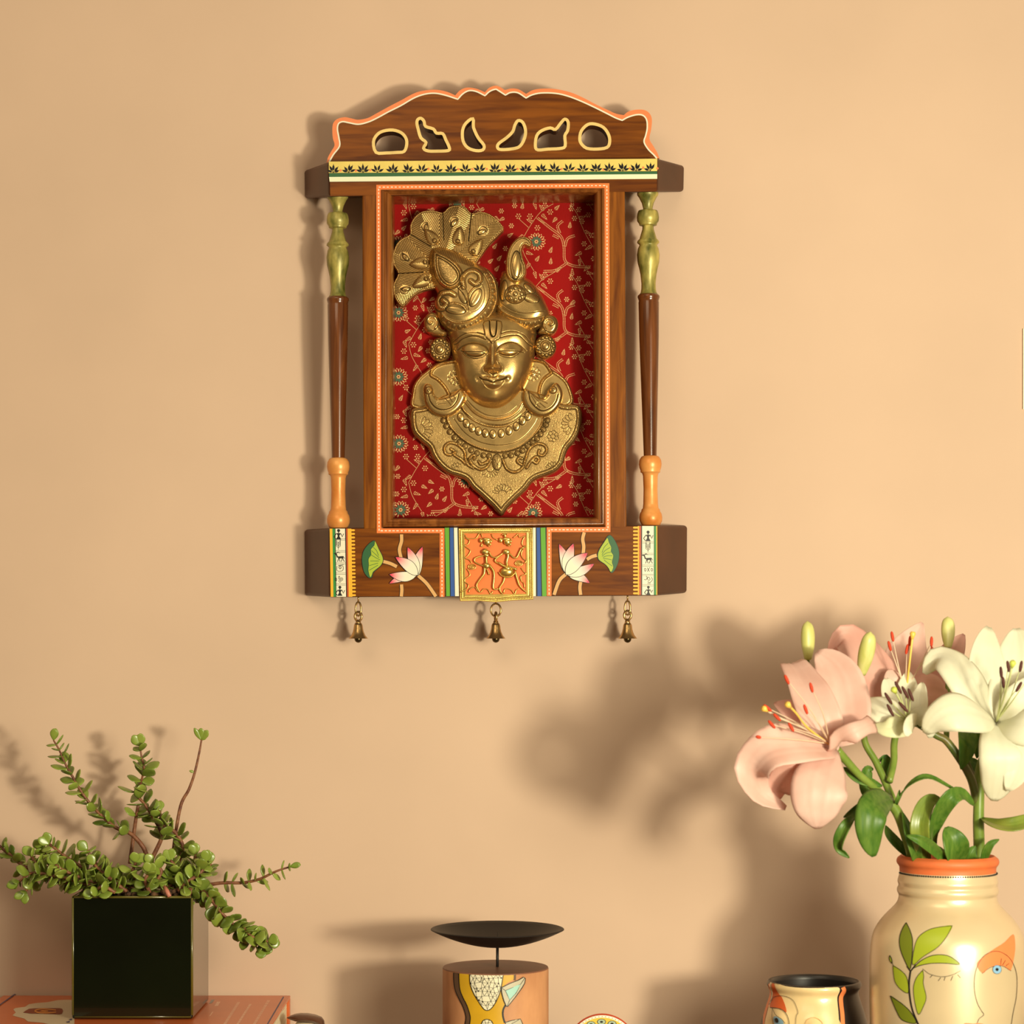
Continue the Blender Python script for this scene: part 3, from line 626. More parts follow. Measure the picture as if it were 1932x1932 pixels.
for x0, x1, dy, lb in ((637, 638.5, 0, 'left'), (1222, 1228, -5, 'right')):
    hp = .057; par = None
    for nm, prof_, mt in (('pillar', PB, m_pbrown), ('pillar_capital', PR, m_pgreen), ('pillar_foot', PO, m_porange)):
        mb = MB(); pts = []; rr = []
        for y, r in prof_:
            t = (y-366)/630; pts.append(P(x0+(x1-x0)*t, y+dy*(1 if y < 700 else .8 if y < 990 else 1), hp)); rr.append(r*S(hp))
        n = len(pts); vs = []; seg = 32
        for p_, r in zip(pts, rr):
            for k in range(seg): a = 2*math.pi*k/seg; vs.append((p_.x+r*math.cos(a), p_.y+r*math.sin(a), p_.z))
        fs = [(i*seg+k, (i+1)*seg+k, (i+1)*seg+(k+1) % seg, i*seg+(k+1) % seg) for i in range(n-1) for k in range(seg)]+[tuple(range(seg)), tuple((n-1)*seg+k for k in range(seg))[::-1]]
        mb.add(vs, fs); o = mb.build(nm, mt, par or fr, True, angle=55); par = par or o
# ---------------------------------------------------------------- brass plaque with two dancers
HQ = HF+.0012
mb = MB(); mb.poly(cG([(500, 290), (1360, 290), (1360, 1130), (500, 1130)]), pf(4)); plq = None
pq = MB()
oc_ = cG([(446, 252), (1413, 242), (1424, 1182), (466, 1203)]); ic_ = cG([(528, 322), (1328, 316), (1330, 1106), (545, 1116)])
R = Relief(sm(cG([(446, 252), (930, 246), (1413, 242), (1420, 700), (1424, 1182), (1150, 1195), (935, 1218), (700, 1200), (466, 1203), (455, 700)]), 1, True), .55)
R.round(.0022, 1.4); mI = R.inside(cG([(528, 322), (1328, 316), (1330, 1106), (545, 1116)]))
for d0 in (3.2, 7.2):
    ph = R.Sg+(R.Di-d0)*(1.1 if d0 < 5 else -1.1); c = np.clip(1-np.abs(R.Di-d0)/2, 0, 1)*(~mI); R.hatch(c, ph, 2.6, .0009, .8)
R.H = np.where(mI, R.H-.0016, R.H)
plq = R.build('brass_plaque', m_plaq, base, HF, HF, HF-.001)
mb = MB(); mb.poly(shrink([tuple(q) for q in ic_], .4), pf(1, HF+.0006)); mb.build('plaque_backing', m_orange, plq, False)
def wire(pts, r=1.15, h=HF+.0030, mbx=None, z=0):
    q = sm(cG(pts), 4) if len(pts) > 2 else cG(pts)
    mbx.tube([P(p[0], p[1], h+z) for p in q], [a*S(h) for a in r] if isinstance(r, list) else r*S(h), 7)
wb_ = MB()
for pts in ([(535, 340), (560, 380), (620, 388), (680, 380), (720, 320), (745, 330), (760, 372)], [(880, 330), (905, 380), (960, 410)], [(1010, 345), (1060, 320), (1090, 335)], [(1160, 380), (1200, 350), (1225, 330), (1250, 375), (1320, 350)],
            [(540, 380), (590, 410), (575, 460), (530, 480), (580, 520), (605, 550), (570, 610), (535, 640), (590, 665), (620, 705)], [(560, 780), (590, 830), (595, 870), (540, 910), (530, 950), (575, 985), (560, 1040), (470, 1090)],
            [(1310, 360), (1280, 420), (1280, 470), (1320, 500)], [(1290, 520), (1265, 590), (1290, 650), (1330, 680), (1300, 715)], [(1265, 770), (1300, 820), (1325, 850), (1260, 880), (1270, 940), (1300, 970), (1310, 1030)],
            [(580, 1090), (600, 1045), (660, 1020), (700, 1070), (740, 1085), (775, 1045), (830, 1050), (870, 1110), (895, 1070)], [(1035, 1100), (1050, 1050), (1090, 1040), (1140, 1060), (1180, 1110), (1200, 1060), (1240, 1040)]): wire(pts, 1.0, mbx=wb_)
for x, y in ((625, 755), (1235, 710)):
    for r in (8.5, 5, 2): 
        cx, cy = cG([(x, y)])[0]; wb_.tube([P(cx+r*.85*math.cos(a*.45), cy+r*.6*math.sin(a*.45), HF+.003) for a in range(14)], .9*S(HF), 6, closed=True)
wb_.build('wire_scrolls', m_plaq, plq, True)
def dancer(parts, blobs):
    m = MB()
    for r, pts in parts: wire(pts, r, HF+.0040, m)
    for x, y, rx, ry, dz in blobs:
        cx, cy = cG([(x, y)])[0]; c = P(cx, cy, HF+.0045+dz); s_ = S(HF)*.14493; m.sphere(c, rx*s_, min(rx, ry)*s_*.6, ry*s_)
    return m
m1 = dancer([(1.6, [(790, 590), (780, 610), (700, 630), (658, 655), (668, 695), (760, 740), (800, 745)]), (1.7, [(845, 550), (880, 620), (940, 632), (1000, 600), (1030, 575)]), (1.1, [(760, 450), (745, 490), (775, 480)]),
    ([3.4, 2.8, 3.2], [(800, 520), (810, 600), (812, 680), (820, 730)]), ([2.6, 1.8, 1.3], [(790, 760), (780, 850), (730, 920), (685, 990), (700, 1040), (725, 1085)]), ([2.6, 2.0, 1.4], [(850, 730), (905, 810), (912, 900), (900, 1020), (925, 1050), (970, 1040)]),
    (1.5, [(800, 760), (825, 800), (850, 860)]), (1.3, [(725, 400), (745, 390), (760, 415), (740, 440)]), (1.1, [(800, 385), (850, 395), (895, 410)]), (1.2, [(830, 480), (860, 490)])],
    [(825, 430, 48, 46, 0), (868, 425, 20, 16, .001), (862, 462, 18, 14, .0008), (740, 415, 22, 28, 0), (815, 398, 52, 22, .0008), (800, 560, 52, 34, .0006), (812, 605, 36, 26, .001), (815, 740, 46, 40, .0006)])
m1.build('dancing_figure', m_plaq, plq, True)
m1 = dancer([(1.7, [(1030, 575), (940, 650), (925, 680), (965, 710), (1010, 730)]), (1.7, [(1115, 580), (1160, 630), (1205, 635), (1240, 570), (1265, 520)]), (1.5, [(1255, 520), (1310, 500)]), (1.3, [(1270, 540), (1320, 480)]),
    ([3.2, 2.6, 3.0], [(1070, 530), (1095, 610), (1075, 690), (1085, 740)]), ([3.0, 2.4, 2.8], [(970, 700), (1040, 745), (1120, 760), (1210, 790)]), (1.6, [(975, 825), (1010, 870), (1075, 890), (1140, 880), (1190, 830)]),
    ([2.0, 1.6, 1.2], [(1050, 890), (1030, 960), (985, 1030), (1000, 1085), (1025, 1105)]), ([2.4, 1.9, 1.2], [(1185, 810), (1210, 900), (1240, 990), (1290, 1050), (1330, 1080)]), (1.1, [(1060, 380), (1110, 385), (1150, 405)]), (1.1, [(1085, 480), (1125, 485)])],
    [(1085, 430, 48, 46, 0), (1128, 425, 20, 16, .001), (1122, 462, 18, 14, .0008), (1000, 410, 28, 34, 0), (1075, 396, 54, 24, .0008), (1055, 350, 18, 26, 0), (1075, 560, 48, 36, .0006), (1080, 820, 88, 62, -.0005), (1085, 775, 40, 26, .0015)])
m1.build('dancing_figure', m_plaq, plq, True)
# ---------------------------------------------------------------- bells
def bell(cx, topy, kind, label):
    h = .037; s_ = S(h); b = thing('brass_bell', P(cx, 1125, h), label, 'bell', 'small brass bells hanging under the shrine')
    wide = 9.5 if kind == 'wide' else 5.2
    m = MB(); m.tube([P(cx, topy-6, h), P(cx, topy+8, h)], 1.6*s_, 8)
    ry = 12 if kind == 'wide' else 13; cy = topy+8+ry
    pts = [Vector((P(cx, cy, h).x+wide*s_*math.sin(a), -h-(wide*.25*s_)*math.sin(a), P(cx, cy, h).z+ry*s_*math.cos(a))) for a in np.linspace(0, 2*math.pi, 25)[:-1]]
    m.tube(pts, 1.9*s_, 8, closed=True); m.build('hanging_ring', m_bell, b)
    m = MB(); ly = cy+ry+1; lw = 3 if kind == 'wide' else 6.5
    pts = [Vector((P(cx, ly, h).x+(lw if kind != 'wide' else 1.4)*s_*math.sin(a), -h-(1.2 if kind != 'wide' else 5)*s_*math.sin(a), P(cx, ly, h).z+8.5*s_*math.cos(a))) for a in np.linspace(0, 2*math.pi, 21)[:-1]]
    m.tube(pts, 2.4*s_, 8, closed=True)
    c = P(cx, 0, h); m.tube([P(cx, ly+7, h), P(cx, 1180, h)], [4.2*s_, 3.4*s_, 4.6*s_, 6.5*s_], 10); m.build('loop', m_bell, b)
    m = MB(); pr = [(4, 1175), (6.8, 1176.5), (8.2, 1180), (9.0, 1186), (10.4, 1192), (13.2, 1198.5), (17.8, 1204.2), (18.3, 1204.8), (16.5, 1204.4), (12, 1199), (9, 1192), (7.5, 1184), (3, 1179)]
    m.lathe([(r*s_, P(0, y, h).z) for r, y in pr], (c.x, -h), 28); m.build('cup', m_bell, b, True, angle=60)
    m = MB(); m.sphere(P(cx, 1205.5, h), 7.3*s_, mi=0); m.tube([P(cx, 1201, h), P(cx, 1180, h)], 1.2*s_, 6); m.build('clapper', mat('clapper_metal', (.10, .07, .03), .3, metal=.9), b)
bell(676, 1128, 'n', 'small brass bell hanging under the left figure strip, leftmost of the three bells')
bell(935.5, 1131, 'wide', 'small brass bell on a wide ring directly below the brass dancers plaque')
bell(1184, 1126, 'n', 'small brass bell hanging under the right figure strip, rightmost of the three bells')
# ---------------------------------------------------------------- brass face sculpture
HM = .045; mm = .001
idol = thing('brass_face_sculpture', P(940, 700, HB), 'antique brass face with closed eyes and feathered turban, mounted on the red brocade', 'sculpture')
def rl(name, o, step, k=4, closed=True): return Relief(sm(o, k, True) if closed else o, step)
# collar plate
o = cC([(165, 330), (170, 270), (205, 238), (330, 215), (480, 120), (700, 60), (960, 60), (1250, 60), (1480, 120), (1640, 200), (1760, 203), (1812, 240), (1825, 345), (1800, 470), (1750, 565), (1692, 635), (1665, 700), (1640, 780), (1580, 850), (1500, 890), (1400, 925), (1340, 965), (1290, 1030), (1200, 1115), (1110, 1205), (1045, 1278), (960, 1195), (850, 1092), (760, 1012), (705, 940), (640, 908), (560, 885), (490, 845), (420, 775), (372, 700), (340, 625), (270, 565), (200, 495), (172, 415)])
R = rl('', o, .62, 3); R.round(6*mm, 7, 2.2); low = R.Y > cC([(0, 235)])[0][1]
R.hatch((R.Di < 5.5)*low*1.0, R.Sg+R.Di*.5, 2.3, .5*mm, .45)
c = np.sqrt(np.clip(1-((R.Di-7.6)/2.0)**2, 0, 1))*low; R.H += 1.1*mm*c*(1-.5*(.5+.5*np.cos(2*np.pi*R.Sg/2.4)))
c = np.exp(-((R.Di-10.6)/.8)**2)*low; R.K = np.maximum(R.K, c); R.H -= .5*mm*c; c = np.exp(-((R.Di-5.3)/.7)**2)*low; R.K = np.maximum(R.K, .8*c)
nk = cC([(520, 345), (600, 480), (740, 590), (900, 650), (1060, 665), (1220, 620), (1340, 530), (1450, 350), (1300, 0), (650, 0)])
m, _ = R.plate(sm(nk, 4, True), 1.6*mm, 1.5); st_ = ((R.Di > 11) & ~m)*1.0; R.stipple(st_, .22*mm); R.K = np.maximum(R.K, .75*RNG.rand(*R.H.shape)*st_)
mi, _ = R.plate(sm(cC([(665, 235), (740, 320), (860, 385), (1010, 410), (1130, 385), (1230, 315), (1290, 240), (1250, 0), (700, 0)]), 4, True), 1.6*mm, 1.2)
R.ridge(sm(cC([(520, 345), (600, 480), (740, 590), (900, 652), (1060, 668), (1220, 622), (1340, 530), (1420, 430), (1452, 350)]), 5), 2.6, 1.6*mm, 2.3)
R.ridge(sm(cC([(665, 240), (740, 330), (860, 398), (1010, 425), (1130, 400), (1235, 325), (1290, 270)]), 5), 2.4, 1.5*mm, 2.2)
R.ridge(sm(cC([(700, 190), (790, 290), (900, 345), (1010, 358), (1120, 335), (1210, 270), (1250, 200)]), 5), 2.2, 1.5*mm)
for q in ([(590, 350), (680, 470), (790, 550), (900, 590), (1030, 602), (1180, 575), (1290, 500), (1370, 400), (1395, 350)], [(715, 170), (800, 255), (900, 312), (1010, 325), (1110, 300), (1200, 230)], [(1330, 540), (1240, 610)]): R.groove(sm(cC(q), 5), .8, .5*mm)
for x, y in ((655, 335), (710, 395), (765, 437), (827, 468), (893, 488), (965, 497), (1045, 490), (1120, 465), (1190, 423), (1250, 368), (1303, 325)):
    x, y = cC([(x, y)])[0]; an_ = math.degrees(math.atan2(x-933, 900-y+60))*-.5; R.dome(x, y, 6.6, 8.6, -an_, 1.6*mm, 3.5, 1); R.dome(x, y+1, 2.1, 2.1, 0, .8*mm)
for x, y in ((487, 365), (515, 420), (550, 475), (595, 528), (643, 573), (697, 612), (755, 650), (812, 680), (873, 700), (928, 708), (1083, 703), (1140, 700), (1200, 680), (1250, 655), (1300, 612), (1347, 577), (1390, 540), (1424, 497), (1452, 452), (1476, 407), (1490, 362)):
    x, y = cC([(x, y)])[0]; R.dome(x, y, 5.4, 5.4, 0, 2.1*mm, 2, 1); R.dome(x, y, 1.8, 1.8, 0, .5*mm)
for q in ([(775, 820), (725, 790), (700, 730), (690, 660), (620, 595), (545, 580), (498, 625), (510, 680), (560, 695), (590, 660), (560, 640)], [(700, 780), (660, 740), (620, 715), (590, 690), (605, 670)], [(735, 735), (770, 790), (840, 835), (905, 815), (945, 750)], [(745, 730), (770, 700), (795, 710), (785, 735)], [(830, 760), (850, 785), (900, 770), (930, 735)],
          [(1060, 745), (1100, 830), (1175, 862), (1245, 825), (1275, 750), (1310, 650), (1380, 592), (1455, 600), (1483, 650), (1450, 700), (1405, 690), (1410, 655)], [(1290, 820), (1330, 760), (1380, 715), (1408, 740), (1385, 775), (1355, 760)], [(1240, 790), (1200, 760), (1215, 725), (1245, 730)]):
    q = sm(cC(q), 5); R.groove(q, 6.0, .3*mm, .9); R.ridge(q, 3.0, 2.8*mm, 2.4, .3); D, _, _, _ = R.dist(q, 4); R.K = np.where(D < 2.3, 0, R.K)
x, y = cC([(1005, 765)])[0]; R.dome(x, y, 9.5, 15.5, 0, 2.4*mm, 1.6, 1)
for a, b in (((1005, 700), (1005, 830)), ((1005, 800), (980, 740)), ((1005, 800), (1030, 740))): R.groove(cC([a, b]), .6, .5*mm)
for x, y, r, a0, a1, n in ((255, 450, 130, -75, 60, 7), (1730, 400, 110, 110, 265, 7), (1055, 1075, 100, 190, 350, 8), (935, 820, 95, 15, 150, 7), (610, 830, 60, 200, 330, 4), (1540, 830, 70, 190, 300, 4)):
    x, y = cC([(x, y)])[0]; R.fan(x, y, r*.1967, a0, a1, n)
x, y = cC([(1540, 515)])[0]; R.fan(x, y, 11, 0, 360, 7)
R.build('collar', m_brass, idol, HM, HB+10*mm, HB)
# shawl with rope trimmed lapels
o = cB([(180, 1050), (178, 930), (198, 830), (250, 750), (320, 690), (365, 655), (430, 612), (580, 585), (960, 560), (1380, 575), (1480, 605), (1530, 670), (1600, 715), (1680, 785), (1728, 890), (1742, 1000), (1640, 1060), (1300, 1060), (960, 1000), (640, 1060), (400, 1080)])
R = rl('', o, .66, 3); R.round(5*mm, 5, 2.2); R.edge_rope(4, 2, 1.1*mm, 2.4); R.edge_groove(7, .8, .5*mm)
for q in ([(580, 608), (470, 630), (395, 670), (368, 735), (430, 775), (485, 830), (520, 880), (545, 930)], [(1370, 590), (1460, 620), (1515, 690), (1525, 720), (1465, 765), (1425, 830), (1405, 925)]):
    q = sm(cB(q), 5); R.groove(q, 5, .1*mm, .9); D, _, _, _ = R.dist(q, 5); R.K = np.where(D < 2.6, 0, R.K); R.ridge(q, 3.2, 3*mm, 2.6, .35)
for x, y in ((600, 765), (1350, 722)): x, y = cB([(x, y)])[0]; R.fan(x, y, 14, 0, 360, 10); R.dome(x, y, 3, 3, 0, 1*mm)
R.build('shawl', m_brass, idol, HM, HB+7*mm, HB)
# head: neck + face
o = cD([(60, 150), (85, 400), (110, 560), (140, 750), (180, 950), (230, 1180), (300, 1370), (400, 1520), (540, 1670), (720, 1775), (900, 1815), (1080, 1810), (1250, 1735), (1400, 1620), (1530, 1480), (1640, 1320), (1730, 1100), (1790, 880), (1820, 650), (1840, 400), (1830, 150), (1500, -120), (960, -200), (400, -120)])
R = rl('', o, .42, 4); R.round(25*mm, 52, 2.1)
q = lambda *p: sm(cD(p), 6)
X_, Y_ = cD([(960, 900)])[0]; R.gauss(X_, Y_, 60, 80, 0, 4*mm)
def D_(x, y): return cD([(x, y)])[0]
def gs(x, y, rx, ry, a, h): x, y = D_(x, y); R.gauss(x, y, rx*.0932, ry*.0932, a, h*mm)
gs(560, 600, 290, 110, 0, -2.6); gs(1340, 590, 290, 110, 0, -2.6)                       # eye sockets
for x, y, a in ((590, 640, 6), (1320, 620, -4)): xx, yy = D_(x, y); R.dome(xx, yy, 24, 11.5, a, 4.2*mm, 2)
gs(430, 1080, 260, 260, 0, 1.6); gs(1500, 1080, 260, 260, 0, 1.6); gs(960, 1620, 240, 150, 0, 2.8)
# nose
D1, g, _, _ = R.dist(cD([(962, 540), (960, 700), (958, 850), (960, 1020)]), 30); t = np.clip((R.Y-D_(0, 540)[1])/(D_(0, 1040)[1]-D_(0, 540)[1]), 0, 1)
R.H += (2.8+6.4*t)*mm*np.exp(-(D1/(5.4+3.4*t))**2)*np.clip((D_(0, 1130)[1]-R.Y)/5, 0, 1)
gs(965, 1060, 95, 75, 0, 4.2); gs(845, 1040, 75, 70, 0, 4.0); gs(1085, 1035, 75, 70, 0, 4.0)
R.groove(q((775, 1010), (790, 1080), (850, 1110)), 1.3, 1*mm, .5); R.groove(q((1150, 1000), (1140, 1080), (1080, 1110)), 1.3, 1*mm, .5); R.groove(q((900, 1115), (960, 1140), (1040, 1110)), 1.3, 1.0*mm, .8)
for k in range(5): xx, yy = D_(1060+12*k, 880+30*k); R.dome(xx, yy, 1.8, 1.8, 0, .9*mm)
R.groove(q((1075, 885), (1100, 930)), 1.0, .8*mm, .9)
# mouth
gs(960, 1290, 340, 170, 0, 2.4); gs(870, 1225, 95, 42, 8, 2.2); gs(1060, 1220, 95, 42, -8, 2.2); gs(965, 1345, 150, 62, 0, 3.4)
R.groove(q((690, 1195), (760, 1245), (860, 1265), (920, 1290), (965, 1305), (1020, 1285), (1090, 1265), (1170, 1240), (1250, 1195)), 1.5, 1.9*mm, .9)
R.groove(q((750, 1265), (830, 1385), (930, 1435), (1010, 1432), (1110, 1385), (1190, 1275)), 1.3, .9*mm, .5); R.groove(q((780, 1185), (860, 1165), (920, 1180), (962, 1205), (1005, 1180), (1080, 1155), (1180, 1165)), 1.0, .35*mm, .15)
R.groove(q((960, 1120), (962, 1190)), 2.2, 1*mm, .3); gs(660, 1230, 60, 60, 0, -1.6); gs(1270, 1220, 60, 60, 0, -1.6)
# brows, lids, forehead mark
for p in ([(235, 625), (380, 535), (560, 497), (720, 530), (830, 590), (885, 690)], [(1030, 680), (1070, 600), (1150, 540), (1310, 490), (1480, 525), (1640, 640)]): R.groove(q(*p), 1.5, 1.2*mm, .7)
for p in ([(300, 640), (380, 668), (480, 678), (620, 684), (740, 690), (820, 730)], [(1045, 690), (1130, 672), (1260, 662), (1420, 662), (1600, 682)], [(365, 672), (440, 750), (540, 800), (640, 818), (740, 798), (830, 735)], [(1060, 735), (1160, 782), (1290, 798), (1400, 778), (1500, 705)],
          [(395, 685), (480, 745), (600, 775), (720, 755), (800, 705)], [(1085, 705), (1180, 738), (1290, 745), (1400, 728), (1470, 695)]): R.groove(q(*p), .85, .8*mm, .9)
R.ridge(q((370, 690), (450, 765), (600, 805), (740, 785), (835, 725)), 2.0, .8*mm); R.ridge(q((1060, 720), (1160, 768), (1290, 780), (1400, 762), (1500, 695)), 2.0, .8*mm)
for p in ([(145, 445), (210, 410), (300, 350), (420, 295)], [(640, 285), (710, 300), (790, 328)], [(160, 498), (230, 490), (330, 420), (440, 378), (570, 362), (700, 385), (820, 440)],
          [(1130, 305), (1250, 265), (1370, 255), (1500, 280), (1620, 345), (1710, 440), (1785, 505)], [(1115, 400), (1230, 365), (1370, 345), (1500, 355), (1600, 430), (1680, 505), (1765, 545)]): R.groove(q(*p), 1.0, .8*mm, .9)
R.ridge(q((170, 470), (300, 385), (480, 325), (640, 325), (790, 370)), 3.6, .9*mm); R.ridge(q((1120, 355), (1250, 315), (1380, 300), (1520, 320), (1640, 420), (1750, 515)), 3.6, .9*mm, 1.6, .3)
R.plate(sm(cD([(795, 60), (800, 280), (825, 380), (900, 450), (962, 510), (1030, 445), (1105, 385), (1125, 60)]), 3, True), 1.4*mm, 1.3, .85)
R.groove(q((895, 40), (905, 230), (930, 345), (970, 378), (1015, 340), (1035, 230), (1042, 40)), 1.7, 1.4*mm, 1)
R.stipple(R.ins*1.0, .05*mm)
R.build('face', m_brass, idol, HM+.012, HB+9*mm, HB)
# feather crest fan
o = cA([(150, 1022), (95, 975), (62, 900), (62, 800), (100, 712), (62, 640), (55, 540), (90, 440), (150, 385), (208, 352), (210, 275), (255, 195), (330, 145), (430, 138), (510, 155), (560, 110), (640, 92), (720, 110), (772, 162), (850, 148), (930, 168), (1010, 225), (1068, 305), (1030, 360), (940, 450), (860, 560), (760, 700), (600, 830), (420, 852), (300, 890), (210, 960)])
R = rl('', o, .5, 3); R.round(3.5*mm, 4, 2.2); cx, cy = cA([(480, 690)])[0]
axes = [cA([p])[0] for p in ((960, 250), (645, 150), (330, 210), (95, 540), (100, 900))]; A0 = np.arctan2(R.Y-cy, R.X-cx); rad = np.hypot(R.X-cx, R.Y-cy)
best = np.full(R.X.shape, 9.); along = rad.copy(); perp = rad*0
for ax, ay in axes:
    a = math.atan2(ay-cy, ax-cx); da = np.abs((A0-a+np.pi) % (2*np.pi)-np.pi); u = best > da; best = np.where(u, da, best)
    along = np.where(u, rad*np.cos(da), along); perp = np.where(u, rad*np.sin(da), perp)
R.H += 3*mm*np.clip(1-(best/.42)**2, 0, 1)
mk = ((R.Di > 4) & (rad > 20))*1.0
for (ax, ay) in axes:     # small curl and leaf on every feather
    L = math.hypot(ax-cx, ay-cy); ux, uy = (ax-cx)/L, (ay-cy)/L; x, y = cx+ux*L*.83, cy+uy*L*.83; r = np.hypot(R.X-x, R.Y-y); mk = mk*np.clip((r-9)/2, 0, 1)
R.hatch(mk, along-perp*1.0, 4.3, .6*mm, .85)
for i in range(4):
    p1 = cA([((510, 155), (520, 410)), ((772, 162), (745, 420)), ((208, 352), (400, 470)), ((100, 712), (330, 700))][i]); R.groove(p1, 1.2, 1.2*mm, 1)
for (ax, ay) in axes:
    L = math.hypot(ax-cx, ay-cy); ux, uy = (ax-cx)/L, (ay-cy)/L; an = math.degrees(math.atan2(uy, ux)); x, y = cx+ux*L*.8, cy+uy*L*.8
    R.dome(x, y, 8.5, 4.2, an+25, 1.5*mm, 2, 1); R.groove([(x-4*ux, y-4*uy), (x+4*ux, y+4*uy)], .7, .5*mm)
    px_, py_ = -uy, ux; R.groove(sm([(x-8*ux, y-8*uy), (x-6*px_-2*ux, y-6*py_-2*uy), (x-7*px_+7*ux, y-7*py_+7*uy), (x+11*ux, y+11*uy), (x+6*px_+9*ux, y+6*py_+9*uy), (x+3*px_+5*ux, y+3*py_+5*uy)], 5), .85, .6*mm, 1)
R.edge_rope(1.6, 1.6, .9*mm, 2.2); R.edge_groove(3.8, .7, .5*mm, .9)
R.build('feather_crest', m_brass, idol, HM-.012, HB+16*mm, HB+12*mm)
# inner leaves
for x, y, an in ((405, 375, -128), (655, 370, -80), (815, 470, -55), (300, 615, 172), (315, 785, 150)):
    x, y = cA([(x, y)])[0]; ca, sa = math.cos(math.radians(an)), math.sin(math.radians(an))
    o = [(x+ca*u-sa*v, y+sa*u+ca*v) for u, v in ((20, 0), (10, 8), (-3, 11.5), (-14, 9), (-17, 0), (-14, -9), (-3, -11.5), (10, -8))]
    R = rl('', o, .5, 4); R.round(4*mm, 8); u = (R.X-x)*ca+(R.Y-y)*sa; v = np.abs(-(R.X-x)*sa+(R.Y-y)*ca)
    R.hatch((R.Di > 1.5)*1.0, u*.55-v*1.1, 2.4, .5*mm, .7); R.edge_groove(.6, .8, .2*mm, .8); R.dome(x-ca*10, y-sa*10, 4, 4, 0, 2.5*mm, 2, .9)
    R.build('crest_leaf', m_brass, idol, HM-.005, HB+22*mm, HB+17*mm)
# turban, left bulb
o = cA([(430, 935), (455, 870), (420, 800), (385, 710), (370, 620), (372, 520), (395, 455), (440, 440), (520, 440), (640, 478), (730, 535), (830, 590), (920, 640), (985, 715), (1018, 820), (1018, 940), (985, 1050), (905, 1155), (790, 1228), (680, 1252), (580, 1225), (490, 1145), (450, 1060), (428, 1000)])
R = rl('', o, .5, 3); R.round(22*mm, 34, 2.0)
mk = R.inside(cA([(380, 440), (760, 540), (800, 640), (640, 600), (430, 480)]))*1.0; R.hatch(mk, R.X+R.Y*.25, 3.4, .8*mm, .8)
mk = R.inside(cA([(360, 500), (430, 520), (420, 640), (450, 780), (400, 790), (360, 640)]))*1.0; R.hatch(mk, R.Y-R.X*.15, 3.0, .7*mm, .7)
td = sm(cA([(430, 492), (470, 515), (560, 560), (640, 625), (685, 700), (680, 775), (620, 835), (545, 838), (470, 775), (430, 680), (420, 580)]), 4, True); m, D = R.plate(td, 4*mm, 2.2, .8)
for d0, w_, a_ in ((3, 1.8, 1.2), (7.6, 1.6, 1.0)): c = np.sqrt(np.clip(1-((D-d0)/w_)**2, 0, 1))*m; R.H += a_*mm*c*(1-.45*(.5+.5*np.cos(2*np.pi*(np.arctan2(R.Y-cy-8, R.X-cx-15))*14)))
for d0 in (5.2, 9.8): c = np.exp(-((D-d0)/.8)**2)*m; R.K = np.maximum(R.K, c); R.H -= .6*mm*c
R.stipple((m & (D > 10.5))*1.0, .25*mm)
bo = sm(cA([(915, 655), (975, 740), (1003, 850), (1000, 950), (960, 1055), (880, 1145), (780, 1210), (670, 1232), (570, 1200), (495, 1120)]), 6); bi = sm(cA([(880, 700), (925, 790), (940, 890), (915, 985), (860, 1060), (770, 1125), (660, 1150), (560, 1120), (495, 1060)]), 6)
R.plate(list(bo)+list(bi)[::-1], 1.2*mm, 1.2, .8); R.ridge(bo, 2.0, 1.4*mm, 2.3); R.ridge(bi, 2.2, 1.6*mm, 2.3)
mid = [((a[0]+b[0])/2, (a[1]+b[1])/2) for a, b in zip(resample(bo, 8.2), resample(bi, 8.2*len(resample(bi, 8))/max(len(resample(bo, 8)), 1)))]
n_ = 16; BO = resample(bo, 1); BI = resample(bi, 1)
for k in range(n_):
    t = (k+.5)/n_; a = BO[int(t*(len(BO)-1))]; b = BI[int(t*(len(BI)-1))]; x, y = (a[0]+b[0])/2, (a[1]+b[1])/2
    R.dome(x, y, 3.4, 3.4, 0, .9*mm, 3, .8); R.dome(x, y, 1.1, 1.1, 0, .5*mm, 2, .7)
def coil(pts, w=3.6, a=3.2, pitch=2.6, cm=cA):
    q_ = sm(cm(pts), 5); D, _, _, _ = R.dist(q_, w*2.2); R.K = np.maximum(R.K, .85*np.exp(-((D-w-1)/1.3)**2)); R.K = np.where(D < w*.85, R.K*.1, R.K); R.ridge(q_, w, a*mm, pitch, .2)
coil([(700, 830), (690, 760), (725, 700), (785, 675), (840, 705), (848, 765), (805, 800), (765, 775)], 4.6); coil([(615, 900), (560, 875), (490, 885), (450, 935), (465, 1000), (510, 1015), (540, 975), (510, 945)], 4.6)
for x, y, an, rx, ry in ((808, 925, -62, 19, 9), (625, 1040, 8, 19, 8), (695, 900, -105, 17, 9)): x, y = cA([(x, y)])[0]; R.dome(x, y, rx, ry, an, 1.6*mm, 4, .95); R.groove([(x-rx*.6*math.cos(math.radians(an)), y-rx*.6*math.sin(math.radians(an))), (x+rx*.6*math.cos(math.radians(an)), y+rx*.6*math.sin(math.radians(an)))], .6, .3*mm, .6)
R.ridge(sm(cA([(560, 985), (620, 975), (690, 1000), (720, 1040)]), 5), 2.6, 1.6*mm, 2.2); R.ridge(sm(cA([(740, 1000), (740, 920), (780, 850), (850, 810)]), 5), 2.4, 1.6*mm, 2.2)
R.groove(sm(cA([(640, 830), (700, 900), (730, 980), (745, 1040)]), 4), 1, .8*mm, .9)
R.groove(sm(cA([(760, 1060), (830, 1030), (880, 960), (890, 870), (870, 800)]), 4), .8, .5*mm, .6)
R.build('turban', m_brass, idol, HM+.01, HB+14*mm, HB)
